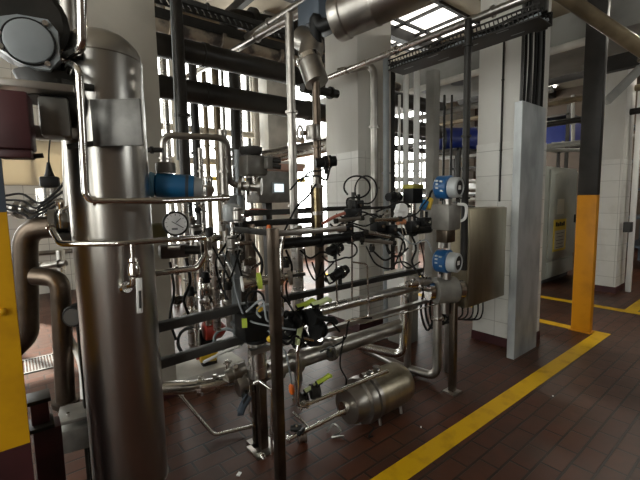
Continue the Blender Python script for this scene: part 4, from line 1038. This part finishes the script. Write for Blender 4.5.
for k, (pts, lab) in enumerate((
    ([(300, 182), (310, 172), (322, 170), (328, 160)], 'black cable rising to the high black switch'),
    ([(290, 190), (302, 178), (318, 176), (326, 180), (330, 168)], 'black cable crossing below the high black switch'),
    ([(284, 232), (296, 208), (308, 196), (316, 184)], 'black cable slanting up from the frame beam to the sight glass'),
    ([(304, 248), (308, 268), (316, 280), (322, 262)], 'black cable sagging below the trunk beside the brown post'),
    ([(366, 246), (376, 264), (392, 268), (400, 252)], 'black cable sagging below the small cylinders'),
    ([(392, 264), (404, 262), (416, 270), (424, 278)], 'black cable running down to the lower flow meter'),
    ([(352, 222), (370, 214), (392, 222), (412, 216), (430, 226)], 'black cable winding over the valve blocks'),
    ([(330, 232), (346, 222), (366, 226), (384, 214)], 'black cable winding above the trunk middle'),
    ([(420, 240), (424, 262), (422, 284), (424, 296)], 'black cable dropping from trunk end to lower meter'),
    ([(404, 236), (400, 258), (408, 268), (420, 262)], 'thin black cable drooping under the trunk end'),
    ([(430, 196), (424, 204), (416, 214), (404, 216)], 'black cable leaving the upper flow meter'),
    ([(458, 204), (466, 206), (465, 218), (458, 222)], 'pale hose curling beside the upper flow meter'),
    ([(320, 352), (344, 340), (350, 320), (372, 318)], 'black cable rising from lower header to the rail'),
    ([(222, 252), (232, 270), (236, 292), (246, 318), (270, 326), (296, 330)], 'grey cable drooping from the motor valve to the handle valves'),
    ([(244, 230), (228, 248), (224, 276), (226, 300)], 'black cable hanging beside the frame corner post'),
    ([(212, 246), (224, 268), (230, 278), (236, 262), (240, 250)], 'thin black cable sagging between the inner pipes'),
    ([(268, 330), (284, 350), (290, 372), (292, 386)], 'grey cable running down to the orange plug'),
    ([(272, 290), (286, 300), (296, 316), (304, 326)], 'black cable over the handle valve cluster'),
    ([(344, 336), (340, 364), (346, 378), (346, 386)], 'black cable dropping from lower header to floor unit'),
    )):
    d = 2.6 if pts[0][0] < 400 else 3.0
    if pts[0][0] < 300: d = 2.25
    cable(lab, [at(*p, d=d + .04 * math.sin(k + i)) for i, p in enumerate(pts)], .006 if k not in (11,) else .012, {11: WHITE, 13: GREYP, 16: GREYP}.get(k))
t = thing('orange_plug', 'orange plug hanging on a cable beside the front frame post', 'plug', at(292, 386, d=2.25))
B().lathe([(0, .008), (.01, .016), (.05, .017), (.065, .011)], at(291, 384, d=2.25), (.1, 0, -1), 12).build('grip', ORANGE, t); B().cyl(at(293, 398, d=2.25), at(293, 401, d=2.25), .007).build('pin', CHROME, t)
t = thing('orange_tap', 'orange gripped tap on the frame beam before the red bundle', 'tap', at(268, 238, d=2.2))
B().lathe([(0, .010), (.01, .017), (.06, .014), (.07, .008)], at(269, 237, d=2.2), (0, 0, 1), 12).build('grip', ORANGE, t); B().cyl(at(269, 246, d=2.2), at(269, 236, d=2.2), .007).build('stem', IRON, t)
# actuated valve with black head on its stand
a = at(258, 376, d=2.33)
t = thing('actuated_valve', 'black headed actuated valve with lime label on a short steel stand', 'valve', (a.x, a.y, 0))
zt_ = at(258, 341, d=2.33).z
b0 = V((a.x, a.y, a.z)); 
B().lathe([(0, .05), (0, .058), (zt_ - a.z, .058), (zt_ - a.z, .05)], b0, (0, 0, 1), 24).build('cylinder', STEEL, t)
B().lathe([(0, .06), (.01, .075), (.03, .075), (.035, .06)], V((a.x, a.y, zt_ - .005)), (0, 0, 1), 24).build('collar', BLACK, t)
zq = at(252, 311, d=2.3).z
B().box((a.x - .03, a.y, (zt_ + zq) / 2 + .015), (.17, .14, zq - zt_ - .03), bev=.014).build('head', BLACK, t)
ll = at(244, 323, d=2.24)
ll = at(244.5, 323, d=2.19); B().box(ll, (.030, .012, .055), (V((.9, -.47, 0)).normalized(), V((.47, .9, 0)).normalized(), uz)).build('lime_label', LIME, t)
B().lathe([(0, .05), (.04, .045), (.05, .03)], V((a.x - .03, a.y, zq)), (0, 0, 1), 18).build('dome', BLACK, t)
B().bar((a.x + .02, a.y, .01), (a.x + .02, a.y, a.z), .052, bev=.005).build('stand', BROWNST, t)
B().box((a.x + .02, a.y, .006), (.17, .15, .012), bev=.002).build('base_plate', DULL, t)
for s in (-.06, .06): B().cyl((a.x + .02 + s, a.y - .05, .012), (a.x + .02 + s, a.y - .05, .03), .01).build('anchor_bolt', CHROME, t)
for k, (px, py, lab) in enumerate(((258, 310, 'yellow cap beside the black valve head, nearer the lime label'), (271, 306, 'yellow cap beside the black valve head, on the frame post'), (268, 340, 'yellow cap low behind the frame post'))):
    B().lathe([(0, .012), (.004, .017), (.025, .017), (.03, .01)], at(px, py, d=2.15), (.4, -.6, .5), 14).solo('yellow_plug', YELPUMP, lab, 'plug', 'yellow caps around the black valve head')
# chrome loops at the stand
pipe('impulse_line', 'polished thin line looping from the valve down to the stand foot', 'pipe', [at(254, 384, d=2.24), at(258, 380, d=2.24), at(271, 389, d=2.22), at(272, 466, d=2.24), at(261, 458, d=2.24), at(262, 452, d=2.26), at(269, 463, d=2.26)], .0085, CHROME, bend=.025, clamps=(.3,))
pipe('impulse_line', 'polished thin line standing close beside the valve stand', 'pipe', [at(250, 385, d=2.3), at(249, 410, d=2.3), at(254, 426, d=2.3)], .005, CHROME, bend=.02)
a, c = at(179, 394, d=2.45), at(214, 439, d=2.45)
pipe('drain_line', 'polished thin drain line bent low over the floor tiles', 'pipe', [a, V((c.x, c.y, max(c.z, .03))), at(262, 424, d=2.55)], .0115, CHROME, bend=.06, clamps=(.06, 1.9))
# big butterfly joint at the outlet pipe end
a = at(243, 383, d=2.38)
butterfly('butterfly_valve', 'stainless butterfly valve with blue black grip at the tank outlet pipe', a, (1, -.1, .15), .05, (-.2, -.6, -.5), (-.5, -.2, -.3), NAVY, hl=.09)
a = at(228, 372, d=2.4)
t = thing('bleed_valve', 'little upright bleed valve on top of the tank outlet pipe', 'valve', a)
B().lathe([(0, .016), (.0, .022), (.015, .022), (.02, .012), (.05, .012), (.055, .02), (.075, .02), (.08, .01)], a, (0, 0, 1), 14).build('body', CHROME, t); B().cyl(a + V((-.03, 0, .065)), a + V((.03, 0, .065)), .006).build('tee_handle', CHROME, t)
# handle valves cluster
for k, (px, py, hd, m, lab) in enumerate(((298, 311, (.9, -.2, .1), LIME, 'butterfly valve with lime grip lying level, back of the cluster'), (313, 309, (.9, -.1, .05), PALELIME, 'butterfly valve with pale lime grip above the header'), (299, 330, (-.45, -.3, -.8), PALELIME, 'butterfly valve with pale lime grip pointing down'), (318, 322, (.7, -.4, -.3), BLACK, 'butterfly valve with black grip beside the pale lime ones'), (290, 318, (-.6, -.4, .1), BLACK, 'butterfly valve with black grip nearest the front frame post'))):
    butterfly('butterfly_valve', lab, at(px, py + 8, d=2.4), (.95, .2, 0), .038, (0, -.25, 1), hd, m, 'handle valves on the skid header', hl=.12, bm=BLACK)
a = at(303, 347, d=2.35)
for k, (px, py, lab) in enumerate(((285, 335, 'black valve body under the handle cluster by the front post'), (300, 342, 'black valve body under the pale lime grip'), (315, 340, 'black valve body beside the bent chrome pipe'))):
    a = at(px, py, d=2.42)
    t = thing('black_valve', lab, 'valve', a, 'black valve bodies under the handles'); B().lathe([(-.05, .02), (-.04, .04), (.04, .04), (.05, .02)], a, (.3, -.8, .3), 14).build('body', BLACK, t); B().cyl(a + V((0, -.03, .02)), a + V((.0, -.05, .03)), .026).build('cap', CHROME, t)
for k, (px, py, m, lab) in enumerate(((321, 382, LIME, 'floor valve with lime grip, farther of the pair near the barrel'), (309, 390, PALELIME, 'floor valve with pale lime grip, nearer of the pair near the barrel'))):
    butterfly('butterfly_valve', lab, at(px - 6, py + 9, d=2.52), (.9, -.35, 0), .034, (.15, -.4, .9), (.9, -.1, .15), m, 'handle valves near the floor', hl=.10, bm=IRON)
# chrome n-shaped pipe and lower branch lines
pipe('bent_pipe', 'polished pipe bent at the top standing beside the front frame post', 'pipe', [at(318, 341, d=2.4), at(300, 337, d=2.36), at(297, 352, d=2.34), at(298, 405, d=2.38), at(308, 407, d=2.42)], .0125, CHROME, bend=.04, clamps=(3.3,))
for k, (x0, y0, x1, y1, d0, d1, lab, cl) in enumerate(((298, 408, 388, 371, 2.42, 2.58, 'polished rod pipe running to the top of the steel barrel', (.12, .2, .35)), (287, 440, 345, 411, 2.36, 2.46, 'polished rod pipe running to the end of the steel barrel', (.25, .9, .55)))):
    pipe('rod_pipe', lab, 'pipe', [at(x0, y0, d=d0), at(x1, y1, d=d1)], .013, CHROME, group='rod pipes to the steel barrel', clamps=cl, flanges=(.03,))
butterfly('butterfly_valve', 'dark floor valve at the start of the lower rod pipe', at(302, 436, d=2.42), (.9, -.4, 0), .03, (-.2, -.4, .8), (-.6, -.4, .1), BLACK, hl=.08)
pipe('rod_pipe', 'polished short pipe slanting down behind the front frame post', 'pipe', [at(293, 412, d=2.5), at(309, 428, d=2.48)], .009, CHROME)
# steel barrel
bz, by = .180, 1.86; bx0, bx1 = 1.70, 2.28
t = thing('steel_barrel', 'stainless barrel lying on short legs on the floor before the skid', 'barrel', ((bx0 + bx1) / 2, by, 0))
R = .158
B().lathe([(.22, R * .9), (.22, R), (.50, R), (.55, R * .97), (.58, R * .85), (.59, .02)], (bx0, by, bz), (1, 0, 0), 40).build('shell', BOXST, t)
B().lathe([(.0, .10), (.0, .118), (.02, .125), (.1, .128), (.12, .128)], (bx0, by, bz), (1, 0, 0), 36).build('end_drum', DULL, t)
B().lathe([(.11, .1), (.11, R * 1.0), (.14, R * 1.05), (.165, R * 1.05), (.17, R * .92), (.185, R * .92), (.19, R * 1.03), (.22, R * 1.03), (.22, .1)], (bx0, by, bz), (1, 0, 0), 40).build('clamp_ring', DULL, t)
B().lathe([(-.04, .03), (-.04, .045), (-.015, .045), (-.015, .03), (.0, .03)], (bx0, by, bz), (1, 0, 0), 18).build('end_nozzle', CHROME, t)
B().cyl((bx0 + .3, by, bz + R - .01), (bx0 + .3, by, bz + R + .04), .03).build('top_nozzle', CHROME, t)
for x in (1.93, 2.16):
    for y in (by - .09, by + .09):
        B().tube([V((x, y, bz - R * .72)), V((x, y - .01, 0))], .012).build('leg', DULL, t)
for k in range(3): B().lathe([(-.012, .016), (-.012, .026), (.012, .026), (.012, .016)], V((bx0 + .14 + k * .07, by - .02, bz + R + .02)), (1, 0, 0), 12).build('top_coupling', CHROME, t)
cable('dark tangled wire lying on the floor below the barrel end', [at(327, 432, Z=.012), at(334, 424, Z=.03), at(341, 431, Z=.012), at(332, 437, Z=.012), at(344, 436, Z=.012)], .006, STEEL, 'wire', 'wire')
cable('thin cable hanging in a loop under the steel barrel', [at(374, 428, d=2.45), at(370, 434, d=2.42), at(369, 437, Z=.012), at(373, 436, Z=.012)], .006)
# motor valve on top behind
a = at(253, 166, d=2.9)
t = thing('motor_valve', 'grey motor valve with round ribbed cap above the skid frame', 'valve', at(255, 187, d=2.9))
B().box(a, (.17, .15, .15), bev=.02).build('motor_body', CASTG, t)
B().lathe([(0, .07), (.02, .085), (.055, .085), (.06, .07)], at(251, 155, d=2.9), (0, 0, 1), 24).build('ribbed_cap', GREYDK, t)
B().box(at(270, 163, d=2.9), (.10, .1, .09), bev=.01).build('terminal_box', CASTG, t)
for k in (0, 1): B().cyl(at(273, 160 + 6 * k, d=2.85), at(281, 161 + 6 * k, d=2.85), .018).build('cable_gland', IRON, t)
B().cyl(at(254, 172, d=2.9), at(255, 186, d=2.9), .03).build('yoke', STEEL, t)
B().cyl(at(240, 186, d=2.9), at(262, 187, d=2.9), .035).build('valve_body', DULL, t)
for px in (241, 249, 260): B().lathe([(-.012, .03), (-.012, .065), (.012, .065), (.012, .03)], at(px, 186.5, d=2.9), at(262, 187, d=2.9) - at(240, 186, d=2.9), 18).build('flange', DULL, t)
pipe('loop_pipe', 'stainless pipe bent in a low gate shape above the blue motor', 'pipe', [at(163, 182, d=2.6), at(163, 135, d=2.6), at(227, 138, d=2.75), at(230, 184, d=2.85), at(242, 186, d=2.9)], .022, DULL, bend=.07, seg=14, clamps=(.5, 2.4))
pipe('stub_pipe', 'short dark stub pipe sticking out beside the tank above the blue motor', 'pipe', [at(147, 150, d=2.2), at(163, 150, d=2.2)], .014, IRON, clamps=(.3,))
# blue motor
a, b2 = at(155, 185, d=2.0), at(192, 187, d=2.05)
t = thing('blue_motor', 'bright blue motor with clear end cap lying on the level pipe', 'motor', a); u = (b2 - a).normalized()
B().lathe([(0, .05), (.01, .062), (.19, .062), (.195, .05)], a, u, 26).build('body', BLUEM, t)
B().lathe([(0, .054), (.03, .054), (.05, .045), (.055, .02)], b2, u, 24).build('end_cap', CAPG, t)
B().lathe([(-.05, .02), (-.05, .062), (-.02, .066), (.0, .06)], a, u, 24).build('rear_cap', mat('pale_blue_plastic', (.10, .25, .38), .4), t)
B().lathe([(0, .04), (0, .048), (.02, .05), (.05, .048), (.055, .035)], at(166, 173, d=2.02), (0, 0, 1), 20).build('terminal_cap', CASTG, t)
B().lathe([(.15, .0625), (.15, .065), (.165, .065), (.165, .0625)], a, u, 24).build('seam_band', NAVY, t)
t = thing('relief_valve', 'small steel relief valve beside the blue motor end', 'valve', at(209, 196, d=2.2))
B().lathe([(0, .02), (.03, .03), (.05, .03), (.06, .022), (.10, .026), (.11, .02)], at(209, 196, d=2.2), (0, 0, 1), 16).build('body', STEEL, t); B().cyl(at(205, 190, d=2.2), at(214, 190, d=2.2), .014).build('branch', DULL, t)
# gauge
a = at(175.5, 223.5, d=1.95); gx = V((-.12, -.99, 0)).normalized(); gx = (CAM - a); gx.z = 0; gx = (gx.normalized() * .75 + V((-.1, -1, 0)) * .25).normalized()
t = thing('pressure_gauge', 'round pressure gauge with white dial beside the tank', 'pressure gauge', a)
gr = 12.2 / 384 * 1.95
B().lathe([(-.035, gr * .8), (-.03, gr * .98), (.012, gr * 1.02), (.018, gr * 1.0), (.022, gr * .86)], a, gx, 36).build('case', IRON, t)
dl = B().cyl(a + gx * .0165, a + gx * .0225, gr * .85, seg=36).build('dial', DIAL, t)
gu = V((0, 0, 1)); gw = gx.cross(gu) * -1
b = B()
for k in range(11):
    an = math.radians(225 - 27 * k); e1 = (gw * math.cos(an) + gu * math.sin(an))
    b.bar(a + gx * .0240 + e1 * gr * .66, a + gx * .0240 + e1 * gr * .80, .003, .0015)
b.build('scale', BLACK, dl)
e1 = (gw * math.cos(math.radians(-32)) + gu * math.sin(math.radians(-32)))
B().bar(a + gx * .0255 - e1 * gr * .35, a + gx * .0255 + e1 * gr * .68, .013, .003).build('needle', BLACK, dl)
B().bar(a + gx * 0.0250 + gw * gr * .02 + gu * gr * .1, a + gx * 0.0250 + gw * gr * .40 + gu * gr * .42, .012, .003).build('red_mark', NAVY, dl)
B().box(a + gx * .0238 - gw * gr * .1 - gu * gr * .42, (gr * .45, .002, gr * .16), (gw, gx, gu)).build('dial_print', GREYP, dl)
B().cyl(a + gu * -gr * .9 - gx * .01, at(174, 240, d=1.95), .012).build('stem', CHROME, t)
B().cyl(a - gx * .035, a - gx * .09, .02).build('back_stem', BRASS, t)
a = at(160, 236, d=2.0)
B().lathe([(0, .03), (.02, .036), (.08, .036), (.09, .02)], at(160, 240, d=2.0), (0, 0, 1), 16).solo('olive_coupling', mat('olive_paint', (.24, .22, .10), .5), 'olive coupling behind the round pressure gauge', 'coupling')
a = at(174, 251, d=2.05)
t = thing('dark_valve', 'dark brown valve block below the round pressure gauge', 'valve', a)
B().box(a, (.15, .09, .07), (ux, un, uz), bev=.012).build('body', mat('dark_brown_iron', (.06, .045, .04), .5, .3), t); B().cyl(at(185, 250, d=2.03), at(200, 250, d=2.05), .024).build('stub', IRON, t); B().cyl(at(168, 247, d=1.96), at(180, 247, d=1.97), .014).build('plug', DULL, t)
pipe('bent_pipe', 'stainless pipe with upward bend below the pressure gauge', 'pipe', [at(156, 273, d=2.05), at(198, 268, d=2.1), at(205, 256, d=2.1), at(204, 238, d=2.1)], .018, CHROME, bend=.05, clamps=(.5,))
# pipes and valves between tank and frame
ST = [(184, 196, 345, 2.9, .028, STEEL, 'stainless riser just behind the pressure gauge'), (200, 148, 262, 2.5, .016, STEEL, 'slim stainless riser between gauge and relief valve'), (192, 240, 345, 2.7, .02, CHROME, 'slim bright riser behind the bent pipe under the gauge'),
      (205, 244, 325, 2.5, .024, CHROME, 'bright riser hanging from the small valve group'), (213, 236, 330, 2.45, .026, STEEL, 'stainless riser second in the valve group beside the frame'), (222, 130, 330, 2.8, .032, DULL, 'dull riser behind the valve group beside the frame'),
      (232, 195, 345, 2.6, .034, GREYP, 'grey riser nearest the frame corner post'), (297, 225, 345, 2.9, .04, STEEL, 'blue grey stainless riser behind the frame between its two posts'), (238, 150, 230, 3.0, .03, GREYP, 'grey riser under the motor valve flange')]
for px, y0, y1, d, r, m, lab in ST: post(px, y0, y1, d, r, m, lab, cl=(.2, .55, .85))
for k, (px, py, h, r, lab) in enumerate(((207, 305, .22, .034, 'pneumatic valve with dark cap low behind the support rails, nearest the tank'), (218, 300, .26, .038, 'pneumatic valve with dark cap low behind the support rails, middle'), (192, 315, .2, .032, 'pneumatic valve low behind the support rails by the bright riser'), (211, 258, .2, .03, 'pneumatic valve at gauge height beside the bent pipe'), (237, 255, .22, .03, 'pneumatic valve at gauge height beside the corner post'))):
    pneu('pneumatic_valve', lab, at(px, py, d=2.45 + .05 * (k % 3)), h, r, GREYDK if k % 2 else BLACK, 'pneumatic valves behind the rails')
for k, (px, py, ax, hd, lab) in enumerate(((203, 246, (1, 0, 0), (.1, -.3, -.9), 'ball valve with pale lever at the end of the level polished pipe'), (232, 243, (0, 0, 1), (.9, -.2, 0), 'ball valve on the grey riser beside the frame beam'), (238, 215, (0, 0, 1), (.5, -.8, .2), 'ball valve below the clear filter bowl'), (196, 232, (0, 0, 1), (-.7, -.5, 0), 'ball valve next to the pressure gauge'), (222, 262, (0, 0, 1), (.2, -.4, -.8), 'ball valve with hanging lever inside the valve group'), (246, 268, (.3, .1, .9), (.5, -.5, .5), 'ball valve on the frame corner post'))):
    ball_valve('ball_valve', lab, at(px, py, d=2.2 + .03 * k), ax, .017, hd, (WHITE, CHROME, DULL, IRON, WHITE, CHROME)[k], 'ball valves between tank and frame', .08)
t = thing('filter_bowl', 'clear grey filter bowl on a stem above the frame corner', 'filter', at(232, 215, d=2.3))
B().lathe([(0, .02), (.01, .045), (.03, .052), (.08, .052), (.10, .045), (.11, .02)], at(232, 222, d=2.3), (0, 0, 1), 20).build('bowl', CAPG, t); B().cyl(at(232, 222, d=2.3), at(233, 238, d=2.3), .015).build('stem', CHROME, t)
t = thing('diaphragm_valve', 'level stainless valve with lime ring across the two frame posts', 'valve', at(244, 284, d=2.15))
a, b2 = at(243, 284, d=2.12), at(292, 276, d=2.2); u = (b2 - a).normalized()
L = (b2 - a).length
B().lathe([(0, .03), (0, .042), (.02, .042), (.02, .028), (.06, .03), (.07, .026), (L * .55, .026), (L * .6, .034), (L * .8, .034), (L * .85, .02), (L, .02)], a, u, 22).build('body', CHROME, t)
B().lathe([(-.008, .032), (-.008, .048), (.012, .048), (.012, .032)], at(259, 281, d=2.15), u, 22).build('lime_ring', LIME, t)
B().torus(a - u * .004, u, .036, .008, 22).build('end_ring', WHITE, t)
B().cyl(b2, b2 + u * .08, .010).build('spindle', IRON, t)
for px in (280, 290): B().lathe([(-.008, .02), (-.008, .044), (.008, .044), (.008, .02)], at(px, 277.5, d=2.19), u, 18).build('flange', DULL, t)
pipe('bent_pipe', 'stainless pipe bent down from the frame beam behind the orange knob', 'pipe', [at(312, 228, d=2.4), at(284, 232, d=2.3), at(281, 250, d=2.28), at(282, 330, d=2.25)], .013, CHROME, bend=.05)
# plinth with red and yellow pumps
a = at(204, 362, Z=.14)
B().box((a.x + .0, a.y, .07), (.62, .42, .14), bev=.01).solo('plinth', WHITECONC, 'pale concrete plinth under the red pump behind the support rails', 'plinth')
px_ = V((a.x, a.y, .14))
t = thing('red_pump', 'small red pump motor on the pale plinth behind the support rails', 'pump', at(209, 348, d=2.75))
q = at(203, 332, d=a.dot(FWD) - .05)
B().lathe([(0, .06), (.01, .085), (.15, .085), (.17, .07), (.2, .04)], q, (1, -.1, 0), 20).build('motor', RED, t)
B().box(q + V((.07, -.03, .085)), (.12, .1, .06), bev=.008).build('terminal_box', RED, t)
B().lathe([(-.09, .03), (-.08, .075), (-.03, .08), (-.02, .04)], q, (1, -.1, 0), 20).build('volute', IRON, t)
B().box(V((q.x + .04, q.y, (q.z - .06 + .14) / 2)), (.12, .1, max(.02, q.z - .06 - .14))).build('foot', IRON, t)
t = thing('yellow_pump', 'small yellow pump low behind the lower support rail', 'pump', at(205, 357, d=2.7))
q = at(199, 355, d=a.dot(FWD) - .1)
B().lathe([(0, .05), (.01, .072), (.14, .072), (.16, .04)], q, (1, -.3, 0), 18).build('body', YELPUMP, t); B().lathe([(-.03, .02), (-.025, .04), (0, .04)], q, (1, -.3, 0), 18).build('cap', RED, t); B().bar(q + V((.05, 0, -.04)), V((q.x + .05, q.y, .14)), .05).build('foot', IRON, t)
loop('black hose coiled beside the red pump', 190, 342, 12, 14, 2.75, .013)
loop('grey hose coiled between red pump and black valve head', 226, 340, 12, 11, 2.6, .011, None, GREYP)
a = at(228, 358, d=2.7)
cable('white cable lying over the plinth beside the black valve head', [at(204, 362, d=2.6), at(224, 352, d=2.5), at(240, 346, d=2.45)], .012, WHITE)
# far white tub behind the skid
a = at(332, 258, d=3.05)
t = thing('white_tub', 'white lidded tub seen under the skid cables near the lower meter', 'tub', at(403, 284, d=4.2))
q = at(403, 284, d=4.2)
B().box(V((q.x, q.y, q.z)), (.26, .26, .22), bev=.02).build('body', WHITE, t); B().box(V((q.x, q.y, q.z + .125)), (.3, .3, .04), bev=.012).build('lid', PAPER, t); B().box(V((q.x, q.y, (q.z - .11) / 2)), (.24, .24, q.z - .11), bev=.01).build('stand', CONC, t)
# debris and foil on the floor
for k, (px, py) in enumerate(((239, 474), (421, 427), (553, 396))):
    a = at(px, py, Z=.004)
    B().box(a, (.03 if k == 0 else .012, .02 if k == 0 else .01, .006), (V((.8, .6, 0)), V((-.6, .8, 0)), uz)).solo('paper_scrap', WHITE, ('white paper scrap on the floor near the skid front post', 'tiny white scrap on the floor beyond the steel barrel', 'tiny white scrap on the floor past the yellow line')[k], 'scrap')
a = at(336, 388, Z=.004)

# more small lines and fittings in the dense pipework
for k, (pts, m, r, lab) in enumerate((
    ([(170, 262), (174, 290), (170, 318), (176, 340)], RUBBER, .008, 'black cable hanging beside the plastered pillar edge'),
    ([(186, 258), (190, 282), (184, 300), (190, 318)], RUBBER, .009, 'black hose hanging between the stainless risers'),
    ([(226, 244), (216, 262), (220, 284), (228, 300)], RUBBER, .007, 'black cable curving behind the valve group'),
    ([(244, 236), (236, 250), (240, 268), (246, 292)], RUBBER, .008, 'black cable curving beside the corner post valve'),
    ([(250, 240), (262, 262), (258, 284), (252, 300)], RUBBER, .008, 'black cable running down to the lime labelled actuator'),
    ([(286, 250), (292, 268), (286, 286), (290, 304)], RUBBER, .007, 'black cable behind the front frame post'),
    ([(300, 250), (310, 258), (322, 252), (334, 256)], RUBBER, .007, 'short black cable under the left end of the trunk'),
    ([(312, 262), (318, 276), (328, 268), (334, 262)], RUBBER, .006, 'short black cable beside the upper trunk switch'),
    ([(330, 224), (340, 232), (352, 226), (364, 230)], RUBBER, .007, 'black cable woven between the valve blocks'),
    ([(336, 214), (350, 220), (362, 212), (376, 218)], RUBBER, .006, 'black cable woven above the small cylinders'),
    ([(376, 212), (390, 206), (402, 202), (410, 206)], RUBBER, .007, 'black cable reaching the box with the olive lid'),
    ([(384, 240), (390, 252), (398, 256), (408, 248)], RUBBER, .007, 'black cable hanging under the polished cylinder'),
    ([(410, 232), (416, 248), (412, 262), (420, 276)], RUBBER, .008, 'black cable dropping beside the lower meter body'),
    ([(398, 232), (412, 244), (426, 240), (432, 252)], GREYP, .006, 'grey cable looping towards the lower meter head'),
    ([(278, 338), (288, 344), (296, 336), (306, 346)], RUBBER, .008, 'black hose snaking under the handle valve cluster'),
    ([(308, 318), (322, 330), (330, 322), (340, 332)], RUBBER, .007, 'black hose beside the black handled valve'),
    )):
    d = 2.3 if pts[0][0] < 290 else (2.55 if pts[0][0] < 345 else 2.75)
    cable(lab, [at(*p, d=d + .05 * math.cos(k * 2 + i)) for i, p in enumerate(pts)], r, m)
for k, (px, py, d, ax, s, m, lab) in enumerate((
    (188, 262, 2.6, (0, 0, 1), .03, DULL, 'pipe union on the stainless riser behind the bent pipe'),
    (178, 300, 2.6, (.9, .2, 0), .03, IRON, 'dark pipe union low beside the plastered pillar'),
    (186, 318, 2.5, (.8, .2, .4), .032, CHROME, 'bright pipe tee low above the upper support rail'),
    (202, 284, 2.45, (.2, .2, 1), .03, CHROME, 'bright pipe tee in the middle of the risers'),
    (226, 312, 2.4, (.9, .1, .2), .034, STEEL, 'stainless tee above the rail near the corner post'),
    (228, 284, 2.45, (0, 0, 1), .028, IRON, 'dark pipe union on the riser next to the corner post'),
    (216, 238, 2.3, (1, 0, .1), .022, CHROME, 'bright coupling at the end of the polished level pipe'),
    (222, 226, 2.4, (0, 0, 1), .024, DULL, 'dull coupling between pressure gauge and filter bowl'),
    (192, 222, 2.4, (0, 0, 1), .026, CASTG, 'grey pipe union close behind the pressure gauge'),
    (200, 210, 2.5, (1, .1, 0), .024, IRON, 'dark coupling under the relief valve'),
    (286, 262, 2.4, (0, 0, 1), .026, IRON, 'dark coupling on the pipe behind the front post'),
    (250, 262, 2.3, (.9, -.2, 0), .026, BROWNST, 'brown coupling on the frame corner post'),
    (272, 256, 2.15, (.1, -.9, 0), .020, IRON, 'black clamp nut on the front frame post'),
    (344, 226, 2.6, (.9, .2, .1), .022, CHROME, 'bright coupling on the trunk near the sight glass'),
    (372, 248, 2.7, (0, 0, 1), .022, IRON, 'dark coupling hanging below the polished cylinder'),
    (386, 214, 2.8, (1, -.2, .2), .022, DULL, 'dull coupling between valve blocks and the white cover'),
    (412, 284, 2.9, (.9, -.4, 0), .034, CHROME, 'bright union joining the header to the lower flow meter'),
    (424, 281, 3.0, (.9, -.4, 0), .04, DULL, 'dull union right at the lower flow meter'),
    (330, 352, 2.55, (0, 0, 1), .026, IRON, 'dark coupling rising from the lower header pipe'),
    (304, 404, 2.42, (.9, -.3, .1), .024, CHROME, 'bright coupling at the foot of the bent polished pipe'),
    (296, 428, 2.42, (.6, -.6, .1), .026, IRON, 'dark coupling at the start of the lower rod pipe'),
    (236, 372, 2.36, (.9, -.1, .2), .05, DULL, 'dull clamp joint in front of the butterfly valve'),
    (266, 372, 2.4, (.95, .1, .1), .055, STEEL, 'stainless pipe joint between tank outlet and lower header'),
    (280, 366, 2.45, (.95, .1, .1), .06, DULL, 'dull wide joint behind the front frame post'),
    )):
    p = at(px, py, d=d); t = thing('pipe_union', lab, 'pipe fitting', p)
    B().lathe([(-s * 1.3, s * .55), (-s * 1.3, s * .8), (-s * .5, s * .8), (-s * .5, s), (s * .5, s), (s * .5, s * .8), (s * 1.3, s * .8), (s * 1.3, s * .55)], p, ax, 16).build('sleeve', m, t)
    B().cyl(p, p + V((-.25, -.5, .6)).normalized() * s * 1.8, s * .4, s * .3, 12).build('port', CHROME if m is not CHROME else DULL, t)
